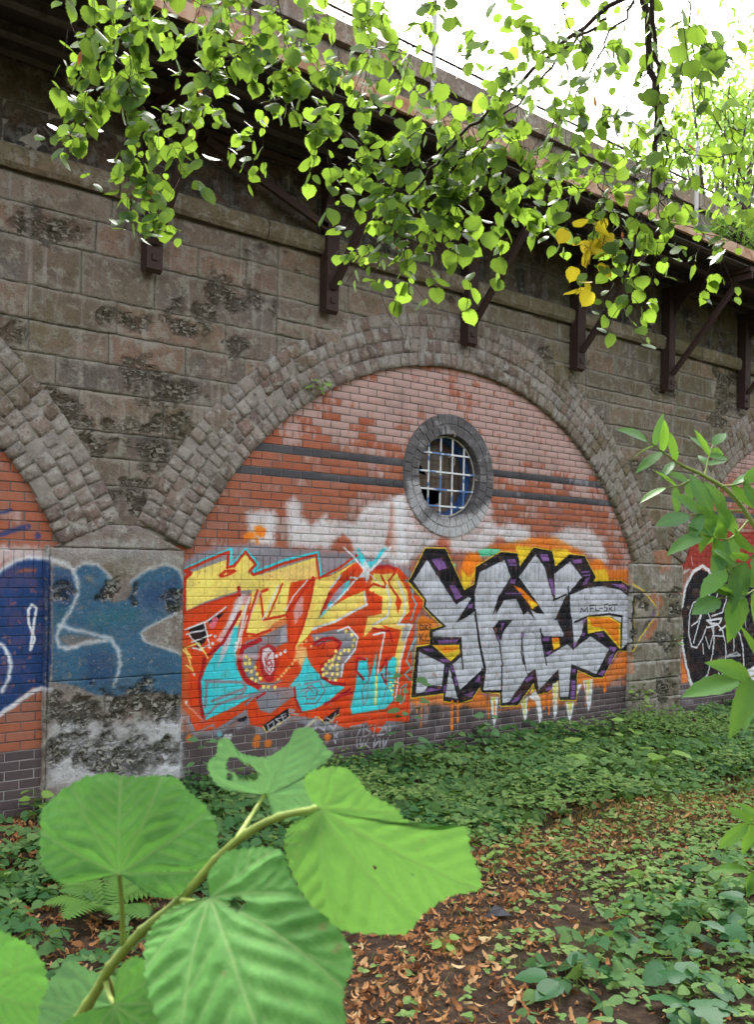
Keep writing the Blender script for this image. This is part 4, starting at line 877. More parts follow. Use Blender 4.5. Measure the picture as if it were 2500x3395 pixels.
def course(z0, z1, x0, x1, lo, hi, mat, joints=(), **k):
    x = x0; J = [x0]
    while x < x1-lo*.6: x += random.uniform(lo, hi); J.append(min(x, x1))
    J[-1] = x1
    for a, b in zip(J[:-1], J[1:]):
        if b-a > .05: stone(a, b, z0, z1, mat, **k)
ZC = [2.29, 2.62, 2.845, 3.06, 3.38, 3.62, 3.87, 4.14, 4.50, 4.76, 4.985]
XL, XR = -3.2, 11.4
for a, b in zip(ZC[:-1], ZC[1:]):
    for s0, s1 in ((XL, .9), (.9, 5.4), (5.4, XR)):
        if b < 3.0 and s0 == .9: continue
        if s0 == .9 and b < 4.0: s0, s1 = .9, 5.4
        zz = [(a, b)] if not (abs(a-4.14) < .01 and s0 > -1) else [(4.14, 4.29), (4.29, 4.50)]
        for q in zz: course(q[0], q[1], s0, s1, .42, 1.05, M['stone'])
# piers: rendered left, rough stone right
def trap(x0, x1, zs, zt):
    def f(X, Z):
        cxm = (x0+x1)/2; t = np.clip((Z-zs)/(zt-zs), 0, 1); k = 1-t*(1-.14/((x1-x0)/2)); return cxm+(X-cxm)*k, Z
    return f
for i, (px0, px1, mt) in enumerate(((-1.156, 0., M['pier']), (6.39, 7.575, M['pierR']))):
    zs = [-.05, 1.03, 2.10] if i == 0 else [-.05, .30, .56, .80, 1.05, 1.38, 1.72, 2.10]
    for a, b in zip(zs[:-1], zs[1:]):
        if i == 0: stone(px0, px1, a, b, mt, .018, -.004, .006, .12, False, .001, .002)
        else:
            j = px0+(px1-px0)*random.uniform(.38, .62)
            for q0, q1 in ((px0, j), (j, px1)): stone(q0, q1, a, b, mt, .02, -.01+random.uniform(-.015, .015), .018, .12, False, .010, .010)
    stone(px0+.012, px1-.012, 2.105, 2.30, mt, .02, -.004, .008, .12, False, .002, .003, trap(px0, px1, 2.10, 2.31))
    b = MB(); b.box(px0+.01, px1-.01, .056, .5, -.3, 2.28); vpart('pier_core', b.mesh('pier_core', M['lime']))
stone(-1.19, -1.158, -.05, 2.12, M['pierR'], .016, .012, .010, .1, False, .004, .004, name='mortar_fillet', pitk=.4)
# wall core behind the stones, cut round the arches
def core():
    V = []; F = []; res = .12
    xs = np.arange(-14, 30, res); zs = np.arange(2.2, 7.3, res)
    X, Z = np.meshgrid(xs, zs); keep = np.ones((len(zs)-1, len(xs)-1), bool)
    for ax, az in [(ARCH[1][0]+7.54*k, .65) for k in range(-2, 4)]: keep &= np.hypot((X[:-1, :-1]+X[1:, 1:])/2-ax, (Z[:-1, :-1]+Z[1:, 1:])/2-az) > RI+.22
    idx = np.arange(X.size).reshape(X.shape); q = np.stack([idx[:-1, :-1], idx[:-1, 1:], idx[1:, 1:], idx[1:, :-1]], -1)[keep]
    return mesh('wall_core', np.stack([X, X*0+.021, Z], -1).reshape(-1, 3), q, M['lime'])
vpart('wall_core', core())
# arch rings
def vous_mesh(k):
    r = np.random.default_rng(100+k); n = 4; xs = np.linspace(-.5, .5, n); X, Z = np.meshgrid(xs, xs)
    w, h = .1125, .1355
    VX = X*w+r.normal(0, .0025, X.shape); VZ = Z*h+r.normal(0, .0028, X.shape)
    edge = (np.abs(X) > .49) | (np.abs(Z) > .49); corner = (np.abs(X) > .49) & (np.abs(Z) > .49)
    Y = r.normal(0, .0012, X.shape)+edge*.0012+corner*.002
    V = np.stack([VX, Y, VZ], -1).reshape(-1, 3); idx = np.arange(n*n).reshape(n, n)
    q = np.stack([idx[:-1, :-1], idx[:-1, 1:], idx[1:, 1:], idx[1:, :-1]], -1).reshape(-1, 4)
    ring = np.concatenate([idx[0, :], idx[1:, -1], idx[-1, -2::-1], idx[-2:0:-1, 0]]); B = V[ring].copy(); B[:, 1] = .10
    bi = n*n+np.arange(len(ring)); V = np.vstack([V, B]); pit = np.zeros(len(V)); rim = np.zeros(len(V))
    rim[:n*n] = .4*(r.random() < .4)
    return mesh('voussoir', V, np.vstack([q, np.stack([ring, bi, np.roll(bi, -1), np.roll(ring, -1)], -1)]), M['vous'], False, None, {'pit': pit, 'rim': rim})
VM = [vous_mesh(k) for k in range(12)]
RINGS = []
for ai, (ax, az) in enumerate(ARCH):
    t0, t1 = (TH0, TH1) if ai == 1 else ((TH0, math.radians(76)) if ai == 0 else (math.radians(98), TH1))
    n = 60; V = []; F = []
    for i in range(n+1):
        t = t0+(t1-t0)*i/n; c, s = math.cos(t), math.sin(t)
        for r, y in ((RO-.01, .06), (RO-.01, -.002), (RI+.012, -.002), (RI+.012, .30)): V.append((ax+c*r, y, az+s*r))
    for i in range(n):
        for k in range(3): F.append((i*4+k, i*4+k+1, (i+1)*4+k+1, (i+1)*4+k))
    rg = vpart('arch_ring', mesh('arch_ring', np.array(V)-np.array([ax, 0, az]), F, M['ringm'])); rg.location = Vector(rg.location)+Vector((ax, 0, az))
    for k in range(4):
        rad = RI+(k+.5)*(RO-RI)/4; N = int((t1-t0)*rad/.116); off = random.random()
        wd_ = [random.uniform(.72, 1.28) for _ in range(N)]; tot = sum(wd_); acc_ = 0
        for i in range(N):
            t = t0+(t1-t0)*(acc_+wd_[i]/2)/tot; acc_ += wd_[i]
            if random.random() < .012: continue
            lift = -.010 if k == 0 else -.007
            RINGS.append((rg, Vector((ax, 0, az)), Vector((ax+math.cos(t)*rad, lift+random.gauss(0, .0025)-(.007 if random.random() < .08 else 0), az+math.sin(t)*rad)), t, (t1-t0)*rad/.116*wd_[i]/tot))
def vmat(e):
    rg, c0, pnt, t, s = e
    return Matrix.Translation(pnt)@Matrix.Rotation(-(t-math.pi/2)+random.gauss(0, .022), 4, 'Y')@Matrix.Rotation(random.gauss(0, .015), 4, 'X')@Matrix.Diagonal((s*random.uniform(.92, 1.0), 1, random.uniform(.94, 1.0), 1))
RINGS.sort(key=lambda e: (e[2]-CAM).length + (50 if not (-1.75 < e[2].x < 9.6) else 0))
def joined(name, me_list, mats, material, parent, base=Vector((0, 0, 0)), attrs=()):
    """many alike pieces as one mesh"""
    cache = {}; VV = []; FF = []; AA = {a: [] for a in attrs}; nb = 0
    for me, mw in zip(me_list, mats):
        if me.name not in cache:
            v = np.zeros(len(me.vertices)*3, np.float32); me.vertices.foreach_get('co', v)
            f = np.array([tuple(p.vertices) for p in me.polygons]); at = {}
            for a in attrs:
                d = np.zeros(len(me.vertices), np.float32); me.attributes[a].data.foreach_get('value', d); at[a] = d
            cache[me.name] = (v.reshape(-1, 3), f, at)
        v, f, at = cache[me.name]; m = np.array(mw)
        VV.append(v@m[:3, :3].T+m[:3, 3]); FF.append(f+nb); nb += len(v)
        for a in attrs: AA[a].append(at[a])
    V = np.vstack(VV)-np.array(base)
    o = obj(name, mesh(name, V, np.vstack(FF), material, False, None, {a: np.concatenate(AA[a]) for a in attrs}), parent); return tag(o, kind='stuff')
for e in RINGS[:300]:
    o = obj('arch_brick', random.choice(VM), e[0]); o.matrix_local = Matrix.Translation(-e[1])@vmat(e)
rest = RINGS[300:]
o = joined('arch_bricks_far', [random.choice(VM) for _ in rest], [vmat(e) for e in rest], M['vous'], via, Vector((3.26, 0, 0)), ('pit', 'rim'))
# cornice, upper wall, parapet
x = XL
while x < XR:
    L = random.uniform(.9, 1.45); nx = 14; V = []; x1 = x+L-.012
    prof = [(5.0, .02), (4.985, -.055), (5.02, -.085), (5.13, -.092), (5.165, -.06), (5.175, .02)]
    for i in range(nx+1):
        xx = x+(x1-x)*i/nx
        for z, y in prof: V.append((xx-x, y+(fbm(xx*4, z*9, 5)-.5)*.02+(.012 if i in (0, nx) else 0), z-5.08+(fbm(xx*5, z*3, 8)-.5)*.012))
    k = len(prof); F = [(i*k+j, (i+1)*k+j, (i+1)*k+j+1, i*k+j+1) for i in range(nx) for j in range(k-1)]+[tuple(range(k)), tuple(nx*k+j for j in range(k))[::-1]]
    o = vpart('ledge_stone', mesh('ledge_stone', V, F, M['corn'], False, None, {'pit': np.zeros(len(V)), 'rim': np.zeros(len(V))})); o.location = Vector(o.location)+Vector((x, 0, 5.08)); x += L
for a, b in ((5.18, 5.52), (5.52, 5.86)): course(a, b, XL, XR, .6, 1.1, M['soot'], res=.035, y=.005, relief=.02, cut=False)
for a, b in ((5.86, 6.28), (6.28, 6.70), (6.70, 7.08)): course(a, b, XL, XR, .6, 1.2, M['stone'], res=.08, y=0., relief=.02, cut=False)
x = XL
while x < XR:
    L = random.uniform(.9, 1.3); b = MB(); b.box(0, L-.012, -.07, .34, 0, .2); o = vpart('coping_stone', mesh('coping_stone', b.V, b.F, M['stone'], False, None, {'pit': np.zeros(8), 'rim': np.zeros(8)})); o.location = Vector(o.location)+Vector((x, 0, 7.08)); x += L
b = MB(); b.box(XL-.3, XR+.5, .075, .5, 4.9, 7.08); vpart('parapet_core', b.mesh('parapet_core', M['lime']))

# ------------------------------------------------------------------ brick infill walls
def brick_mesh(mat, seed, w=.216, h=.0665):
    r = np.random.default_rng(seed); c = .004; V = []
    for (hx, hz, y) in ((w/2-c, h/2-c, 0.), (w/2, h/2, c), (w/2, h/2, .03)):
        for i, j in ((-1, -1), (1, -1), (1, 1), (-1, 1)): V.append((i*hx+r.normal(0, .0009), y+r.normal(0, .0006), j*hz+r.normal(0, .0009)))
    F = [(0, 1, 2, 3)]+[(a+4*l, a+4*l+4, (a+1) % 4+4*l+4, (a+1) % 4+4*l) for l in (0, 1) for a in range(4)]
    return mesh('brick', V, F, mat)
BM = {k: [brick_mesh(M[k], 10*i+j) for j in range(4)] for i, k in enumerate(('red', 'pur', 'dark'))}
WC, WRI, WRO = (3.17, 3.0), .455, .667
def infill(ax, x0, x1, win, label, n_obj=300):
    th = thing('brick_infill_wall', label, 'brick wall', (ax, PY, 0), None)
    items = []
    for k in range(-8, 52):
        z = .5+k*.075+.0375
        if 18 <= k < 21:
            if k == 19:
                xx = math.floor(x0/.075)*.075
                while xx < x1: items.append((xx+.0375, z, 1., 'red', True)); xx += .075
            continue
        kind = 'pur' if k < 0 else ('dark' if k in (31, 34) else 'red')
        xx = math.floor(x0/.225)*.225-(.1125 if k % 2 else 0)
        while xx < x1:
            a, b = xx, xx+.225; xx += .225
            if z > 2.1 and math.hypot((a+b)/2-ax, z-.65) > RI+.16: continue
            if b < x0 or a > x1: continue
            segs = [(a, b)]
            if win:
                dz = abs(z-WC[1])
                if dz < .60:
                    hw = math.sqrt(.60**2-dz*dz); segs = []
                    if a < WC[0]-hw: segs.append((a, min(b, WC[0]-hw)))
                    if b > WC[0]+hw: segs.append((max(a, WC[0]+hw), b))
            for p, q in segs:
                if q-p > .03: items.append(((p+q)/2, z, (q-p-.009)/.216, kind, False))
    items.sort(key=lambda e: math.hypot(e[0]-CAM.x, CAM.y)+(30 if not (-1.62 < e[0] < 9.5) else 0)+(3 if e[1] < .1 else 0))
    def mat(e):
        m = Matrix.Translation((e[0]-ax, random.gauss(0, .0015), e[1]))@Matrix.Rotation(random.gauss(0, .004), 4, 'Y')
        return m@(Matrix.Rotation(math.pi/2, 4, 'Y') if e[4] else Matrix.Diagonal((e[2], 1, 1, 1)))
    for e in items[:n_obj]:
        o = obj('brick', random.choice(BM[e[3]]), th); o.matrix_local = mat(e)
    for kind in ('red', 'pur', 'dark'):
        r = [e for e in items[n_obj:] if e[3] == kind]
        if r: joined({'red': 'red_bricks_far', 'pur': 'purple_bricks_far', 'dark': 'blue_bricks_far'}[kind], [random.choice(BM[kind]) for _ in r], [mat(e) for e in r], M[kind], th)
    # mortar bed with a round hole for the window
    V = []; F = []; y = .0065; za, zb = -.2, 4.35
    if win:
        n = 64; wx, wz = WC[0]-ax, WC[1]
        for i in range(n): t = 2*math.pi*i/n; V.append((wx+.52*math.cos(t), y, wz+.52*math.sin(t)))
        for i in range(n):
            t = 2*math.pi*i/n; c, s = math.cos(t), math.sin(t)
            k = min(((x1-ax-wx) if c > 0 else (wx-(x0-ax)))/max(abs(c), 1e-6), ((zb-wz) if s > 0 else (wz-za))/max(abs(s), 1e-6)); V.append((wx+k*c, y, wz+k*s))
        F = [(i, n+i, n+(i+1) % n, (i+1) % n) for i in range(n)]
        nb = len(V)
        for cx_, cz_ in ((x1-ax, zb), (x0-ax, zb), (x0-ax, za), (x1-ax, za)):
            a = math.atan2(cz_-wz, cx_-wx) % (2*math.pi); i = int(a/(2*math.pi)*n); V.append((cx_, y, cz_)); F.append((n+i, len(V)-1, n+(i+1) % n))
    else: V = [(x0-ax, y, za), (x1-ax, y, za), (x1-ax, y, zb), (x0-ax, y, zb)]; F = [(0, 1, 2, 3)]
    obj('mortar_bed', mesh('mortar_bed', V, F, M['mortar']), th)
    return th
infill(ARCH[0][0], -3.4, -1.14, False, 'red brick infill wall in the left arch, painted dark blue with white outlines')
wall_mid = infill(ARCH[1][0], -.03, 6.47, True, 'red brick infill wall filling the central arch with colourful graffiti lettering and round window')
infill(ARCH[2][0], 7.52, 11.2, False, 'brick infill wall in the right arch, painted red with black and white graffiti')

# ------------------------------------------------------------------ round window
win = obj('round_window', None, wall_mid); win.location = (WC[0]-ARCH[1][0], 0, WC[1])
def ringbrick(seed, r0, r1, dt):
    r = np.random.default_rng(seed); V = []; c = .005
    for ins, y in ((c, -.016), (0, -.010), (0, .03)):
        for rr, tt in ((r0+ins, -dt/2+ins/r0), (r0+ins, dt/2-ins/r0), (r1-ins, dt/2-ins/r1), (r1-ins, -dt/2+ins/r1)):
            V.append((rr*math.sin(tt)+r.normal(0, .001), y+r.normal(0, .0012), rr*math.cos(tt)-(r0+r1)/2+r.normal(0, .001)))
    F = [(0, 1, 2, 3)]+[(a+4*l, a+4*l+4, (a+1) % 4+4*l+4, (a+1) % 4+4*l) for l in (0, 1) for a in range(4)]
    return mesh('ring_brick', V, [f[::-1] for f in F], M['surr'])
for r0, r1, n in ((WRI, .558, 34), (.566, WRO, 40)):
    bm_ = [ringbrick(900+i+n, r0, r1, 2*math.pi/n-.008/r0) for i in range(3)]
    for i in range(n):
        t = 2*math.pi*(i+.5)/n; o = obj('ring_brick', random.choice(bm_), win, ((r0+r1)/2*math.sin(t), random.gauss(0, .0015), (r0+r1)/2*math.cos(t))); o.rotation_euler = (0, t, 0)
def annulus(name, prof, n, mat, smooth=False):
    V = []; F = []; k = len(prof)
    for i in range(n):
        t = 2*math.pi*i/n
        for r, y in prof: V.append((r*math.sin(t), y, r*math.cos(t)))
    for i in range(n):
        for j in range(k-1): F.append((i*k+j, i*k+j+1, ((i+1) % n)*k+j+1, ((i+1) % n)*k+j))
    return mesh(name, V, F, mat, smooth)
obj('ring_mortar', annulus('ring_mortar', [(WRO+.006, .03), (WRO+.006, -.006), (WRI+.002, -.006), (WRI+.002, .0)], 96, M['mortar']), win)
obj('reveal', annulus('reveal', [(WRI+.002, -.004), (WRI+.002, .27)], 96, M['surr']), win)
obj('grille_hoop', annulus('grille_hoop', [(.425, .075), (.425, .058), (.440, .058), (.440, .075), (.425, .075)], 80, M['wire']), win)
for i in range(4):
    x = -.255+i*.175; hh = math.sqrt(max(.01, .43**2-x*x)); b = MB(); b.box(-.008, .008, .058, .072, -hh, hh); obj('vertical_bar', b.mesh('vertical_bar', M['bars']), win, (x, 0, 0))
for z in (.24, .04, -.15, -.33):
    hw = math.sqrt(.43**2-z*z); b = MB(); b.box(-hw, hw, .046, .058, -.009, .009); obj('cross_bar', b.mesh('cross_bar', M['bars']), win, (0, 0, z))
obj('window_frame', annulus('window_frame', [(WRI, .16), (.405, .16), (.405, .24)], 64, M['blue']), win)
# dirty glazing with two broken holes, a dark room behind it
circ = [Vector((.452*math.sin(t), 0, .452*math.cos(t))) for t in np.linspace(0, 2*math.pi, 49)[:-1]]
h1 = [Vector((x, 0, z)) for x, z in ((-.40, .11), (-.22, .115), (-.16, .05), (-.13, .01), (-.24, .03), (-.29, -.04), (-.31, .02), (-.37, .06))]
h2 = [Vector((x, 0, z)) for x, z in ((-.26, -.12), (-.17, -.11), (-.08, -.14), (.09, -.15), (.10, -.22), (.05, -.28), (-.06, -.32), (-.18, -.31), (-.27, -.28))]
tri = tessellate_polygon([circ, h1, h2]); VV = circ+h1+h2
obj('glazing', mesh('glazing', [(v.x, .235+.004*math.sin(v.x*60), v.z) for v in VV], [tuple(t) for t in tri], M['board']), win)
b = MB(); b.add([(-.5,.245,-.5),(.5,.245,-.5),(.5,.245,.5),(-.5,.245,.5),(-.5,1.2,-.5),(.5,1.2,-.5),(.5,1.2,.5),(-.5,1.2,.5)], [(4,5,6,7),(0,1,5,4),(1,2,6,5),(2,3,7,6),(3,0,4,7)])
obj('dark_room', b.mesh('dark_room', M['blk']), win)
b = MB(); b.tube(crom([(.02, .05, .21), (.07, .02, .22), (.10, .03, .17), (.105, .05, .12)], 5), .005); obj('bent_wire', b.mesh('bent_wire', M['wire']), win)
b = MB(); b.tube(crom([(-.02, .03, .45), (.02, -.02, .47), (.045, -.02, .455), (.05, -.01, .43)], 5), .008); b.tube([(.43, .05, .0), (.455, .03, -.02)], .008); b.tube([(-.02, .05, -.44), (-.02, -.01, -.455)], .008)
obj('fixing_hooks', b.mesh('fixing_hooks', M['wire']), win)

# ------------------------------------------------------------------ walkway on brackets
wk = thing('metal_walkway', 'dark steel walkway carried on brown iron brackets below the parapet', 'walkway', (3.3, 0, 5.86))
WO = Vector((-3.3, 0, -5.86))
def wpart(name, b, mat, parent=wk, org=(0, 0, 0)):
    V = [Vector(v)-Vector(org) for v in b.V]; o = obj(name, mesh(name, V, b.F, mat), parent); o.location = Vector(org)+(WO if parent is wk else Vector((0, 0, 0))); return o
for xb in (-2.24, -.39, 1.43, 3.30, 5.13, 7.01, 8.92, 10.8):
    br = obj('bracket', None, wk); br.location = Vector((xb, 0, 4.41))+WO
    b = MB(); w2 = .07
    b.add([(-w2, -.02, .04), (w2, -.02, .04), (w2, -.10, 0), (-w2, -.10, 0), (-w2, -.14, .03), (w2, -.14, .03), (-w2, -.02, 1.34), (w2, -.02, 1.34), (w2, -.14, 1.34), (-w2, -.14, 1.34)],
          [(0, 1, 7, 6), (0, 3, 2, 1), (3, 4, 5, 2), (4, 9, 8, 5), (0, 6, 9, 4, 3), (1, 2, 5, 8, 7), (6, 7, 8, 9)])
    wpart('post', b, M['iron'], br); b = MB(); b.bar((0, -.15, .24), (0, -1.02, 1.20), .045, .075, (1, 0, 0)); wpart('diagonal_brace', b, M['iron'], br)
    b = MB(); b.box(-.05, .05, -1.26, -.02, 1.345, 1.40); b.box(-.012, .012, -1.26, -.02, 1.26, 1.345); wpart('arm', b, M['iron'], br)
    b = MB(); b.box(-.025, .025, -.155, -.141, .1, .15); wpart('bolt_head', b, M['iron'], br)
    b = MB(); b.add([(.03, -.14, 1.34), (.03, -.42, 1.34), (.03, -.14, 1.02), (.02, -.14, 1.34), (.02, -.42, 1.34), (.02, -.14, 1.02)], [(0, 1, 2), (3, 5, 4), (0, 3, 4, 1), (1, 4, 5, 2), (2, 5, 3, 0)]); wpart('gusset', b, M['iron'], br)
for yb in (-.10, -.34, -.74, -1.18):
    b = MB(); b.box(XL, XR, yb-.045, yb+.045, 5.812, 5.824); b.box(XL, XR, yb-.008, yb+.008, 5.824, 5.915); wpart('long_beam', b, M['beam'], wk, (3.3, yb, 5.82))
b = MB(); b.box(XL, XR, -1.26, -.005, 5.916, 5.945); wpart('deck', b, M['deckm'], wk, (3.3, -.6, 5.93))
b = MB(); b.box(XL, XR, -1.30, -1.262, 5.86, 5.985); wpart('edge_angle', b, M['edge'], wk, (3.3, -1.28, 5.92))
x = 1.69-4.1
while x < XR:
    b = MB(); b.tube([(0, -1.24, 5.945), (0, -1.24, 7.0)], .022, 8); wpart('stanchion', b, M['galv'], wk, (0, 0, 0)).location = Vector((x, 0, 0))+WO; x += 4.1
for z in (6.5,):
    b = MB(); b.tube([(XL, -1.24, z), (XR, -1.24, z)], .012, 8); wpart('handrail', b, M['iron'], wk, (3.3, -1.24, z))
b = MB(); b.bar((.05, -.16, 5.64), (1.34, -.16, 5.20), .04, .07); b.bar((.02, -.16, 5.70), (1.40, -.16, 5.70), .04, .06); b.bar((1.30, -.16, 5.20), (1.40, -.16, 5.68), .04, .06); wpart('wind_brace', b, M['iron'], wk, (.7, -.16, 5.5))

# ------------------------------------------------------------------ leaves: shapes
def leaf_mesh(kind, mat, seed, nr=3):
    """outline in leaf units: x across, y from base (0) to tip (1); cupped and folded; returns verts (unit length), faces, uv"""
    r = np.random.default_rng(seed)
    if kind == 'lime':   # heart shape with a short point
        o = [(0, .04), (.16, -.03), (.34, .04), (.46, .2), (.50, .38), (.46, .56), (.36, .72), (.2, .86), (.06, .95), (0, 1.06)]
    elif kind == 'lance': o = [(0, 0), (.08, .06), (.15, .22), (.175, .40), (.155, .60), (.095, .80), (.035, .93), (0, 1)]
    elif kind == 'ovate': o = [(0, 0), (.2, .04), (.34, .2), (.36, .4), (.29, .62), (.16, .84), (0, 1)]
    elif kind == 'ivy':   o = [(0, 0), (.22, -.08), (.44, .10), (.34, .30), (.40, .52), (.22, .62), (.12, .84), (0, 1)]
    elif kind == 'round': o = [(0, 0), (.25, .02), (.42, .2), (.46, .48), (.36, .76), (.18, .94), (0, 1)]
    if nr > 2:                       # toothed margin
        q = np.array(crom([(x, y, 0) for x, y in o], 2))[:, :2]; k = np.arange(len(q)) % 2
        q[1:-1, 0] *= (1+.05*(k[1:-1]*2-1)); o = [tuple(v) for v in q]
    right = np.array(o); cup = r.uniform(.05, .28); fold = r.uniform(.06, .3); curl = r.uniform(-.05, .30); tw = r.uniform(-.25, .25)
    V = []; F = []; n = len(right)
    rows = []
    for sx in (-1, 1):
        for t in ((.5, 1.) if nr > 2 else (1.,)):
            rows.append((sx, t))
    mid = [(0, y) for x, y in right]
    V2 = [(0., y) for y in right[:, 1]]
    off = {}
    for sx, t in rows:
        off[(sx, t)] = len(V2); V2 += [(sx*x*t*(1+r.normal(0, .03)), y) for x, y in right]
    def strip(a, b, flip):
        for i in range(n-1):
            q = (a+i, b+i, b+i+1, a+i+1); F.append(q[::-1] if flip else q)
    for sx in (-1, 1):
        if nr > 2: strip(0, off[(sx, .5)], sx < 0); strip(off[(sx, .5)], off[(sx, 1.)], sx < 0)
        else: strip(0, off[(sx, 1.)], sx < 0)
    for x, y in V2:
        z = fold*abs(x)-cup*(x*x)*2-curl*(y-.15)**2+tw*x*y*.6
        V.append((x, y, z))
    return np.array(V), np.array(F), np.array(V2)
def leaf_data(kind, mat, seed, nr=3):
    V, F, uv = leaf_mesh(kind, mat, seed, nr); return mesh(kind+'_leaf', V, F, mat, True, uv)
def orient(d, nrm):
    d = Vector(d).normalized(); n = Vector(nrm); n = (n-d*n.dot(d))
    if n.length < 1e-3: n = d.orthogonal()
    n.normalize(); x = d.cross(n); return Matrix(((x.x, d.x, n.x), (x.y, d.y, n.y), (x.z, d.z, n.z)))
def leaf_mat4(p, d, nrm, s): return Matrix.Translation(p)@orient(d, nrm).to_4x4()@Matrix.Scale(s, 4)
def rv(a=1.): return Vector((random.gauss(0, a), random.gauss(0, a), random.gauss(0, a)))
class Cloud:
    """very many small leaves as one mesh"""
    def __init__(s): s.V = []; s.F = []; s.T = []; s.nb = 0; s.uv = []
    def add(s, shape, m, tone):
        V, F, uv = shape; m = np.array(m); s.V.append(V@m[:3, :3].T+m[:3, 3]); s.F.append(F+s.nb); s.nb += len(V); s.T.append(np.full(len(V), tone)); s.uv.append(uv)
    def build(s, name, mat, parent=None, org=(0, 0, 0), smooth=True):
        V = np.vstack(s.V)-np.array(org); return obj(name, mesh(name, V, np.vstack(s.F), mat, smooth, np.vstack(s.uv), {'tone': np.concatenate(s.T)}), parent)

# ------------------------------------------------------------------ the lime tree overhead
TR = CAM+RGT*2.6-fw*1.2; TR.z = 0
tree = thing('lime_tree', 'lime tree whose leafy branches hang down across the top of the wall', 'tree', TR)
mm = lambda p: Vector(p)/1000
b = MB(); b.tube([TR*0+Vector((0, 0, -.1)), Vector((.02, .03, 1.5)), Vector((.0, .1, 3.2)), Vector((-.1, .3, 5.2)), Vector((-.15, .6, 7.5))], [.22, .17, .15, .12, .06], 12)
obj('trunk', b.mesh('trunk', M['bark2'], True), tree)
LEAVES = []; tw = MB(); limbs = MB()
for k, rad, dens, pp in TWIGS:
    P = crom([mm(p)-TR for p in pp], 6); n = len(P); r = rad/1000*.55
    for i in range(1, n-1): P[i] = P[i]+rv(.006)
    tw.tube(P, [max(.0011, r*(1-.85*i/(n-1))) for i in range(n)], 5)
    L = sum((P[i+1]-P[i]).length for i in range(n-1)); acc = 0; nxt = random.uniform(0, .03)
    side = 1
    for i in range(n-1):
        a, c = P[i], P[i+1]; seg = (c-a).length; d = (c-a).normalized()
        while acc+seg > nxt:
            t = (nxt-acc)/seg; p = a+(c-a)*t; f = nxt/L
            if random.random() < .62:     # a small side shoot with a few leaves
                sd = (d*.5+rv(.6)+Vector((0, 0, -.35))).normalized(); ln = random.uniform(.05, .17); e = p+sd*ln+Vector((0, 0, -.02)); tw.tube([p, (p+e)/2+rv(.006), e], [.0013, .0011, .0009], 4)
                qs = [(p+(e-p)*u, sd) for u in (.3, .55, .8, 1.)][-random.randint(2, 4):]
            else: qs = [(p, d)]
            for q, dd in qs:
                pet = (dd*.3+rv(.7)+Vector((0, 0, -.5))).normalized()*random.uniform(.015, .032); bq = q+pet
                tip = (pet.normalized()*.7+rv(.4)+Vector((0, 0, -.5))).normalized()
                nr_ = (rv(.42)+Vector((0, 0, 1.))-fw*.42).normalized()
                s = random.choice((.034, .044, .054, .062, .07))*(.78 if (mm(pp[0])-CAM).dot(fw) < 3.05 else 1)*(1 if random.random() > .12 else .6)*(1 if rad < 4 or mm(pp[0]).z > 0 and (mm(pp[0])-CAM).dot(fw) > 3.0 else .86)
                tw.tube([q, bq], [.0007, .0006], 3, False)
                kd = 'y' if k == 'y' and random.random() < .85 else ('b' if random.random() < .008 else 'g')
                LEAVES.append((bq, tip, nr_, s, kd))
            nxt += random.uniform(.018, .036)/dens
        acc += seg
obj('twigs', tw.mesh('twigs', M['bark'], True), tree)
starts = [mm(pp[0])-TR for k, rad, d_, pp in TWIGS if pp[0][2] > max(p[2] for p in pp)-60]
for s0 in starts:
    q_ = s0+TR-CAM; zq = q_.dot(fw)
    if q_.dot(ux)/zq < .63: continue
    hub = Vector((-.1, .35, 5.4+random.uniform(-.8, .8))); m1 = (hub*.45+s0*.55)+Vector((0, 0, .5+random.uniform(0, .4)))
    limbs.tube(crom([hub, m1, s0+Vector((0, 0, .25))+rv(.02), s0], 6), [.03-.0012*i for i in range(19)], 6)
obj('limbs', limbs.mesh('limbs', M['bark2'], True), tree)
LV = {'g': [leaf_data('lime', M['lime_leaf'], 40+i) for i in range(6)], 'y': [leaf_data('lime', M['yel_leaf'], 60+i) for i in range(3)], 'b': [leaf_data('lance', M['brown_leaf'], 70+i) for i in range(2)]}
LS = {k: [leaf_mesh('lime' if k != 'b' else 'lance', None, sd+i) for i in range(5)] for k, sd in (('g', 40), ('y', 60), ('b', 70))}
def seen(p):
    q = p+TR-CAM; z = q.dot(fw); x = q.dot(rx)/z; y = q.dot(ux)/z; return z > .2 and abs(x) < .43 and -.42 < y < .63
LEAVES.sort(key=lambda e: (0 if seen(e[0]) else 9)-e[3]/max(.3, (e[0]+TR-CAM).length))
for bq, tip, nr_, s, kd in LEAVES[:300]:
    o = obj('leaf', random.choice(LV[kd]), tree); o.matrix_local = leaf_mat4(bq, tip, nr_, s)
cl = {k: Cloud() for k in 'gyb'}
for bq, tip, nr_, s, kd in LEAVES[300:]: cl[kd].add(random.choice(LS[kd]), leaf_mat4(bq, tip, nr_, s), random.random())
M['lime_cloud'] = leaf_mat('lime_foliage', (.075, .16, .025), (.03, .085, .025), (.29, .47, .045), .52, .45, True, True)
for k, nm, mt in (('g', 'foliage', M['lime_cloud']), ('y', 'yellow_foliage', M['yel_leaf']), ('b', 'brown_foliage', M['brown_leaf'])):
    if cl[k].V: tag(cl[k].build(nm, mt, tree), kind='stuff')

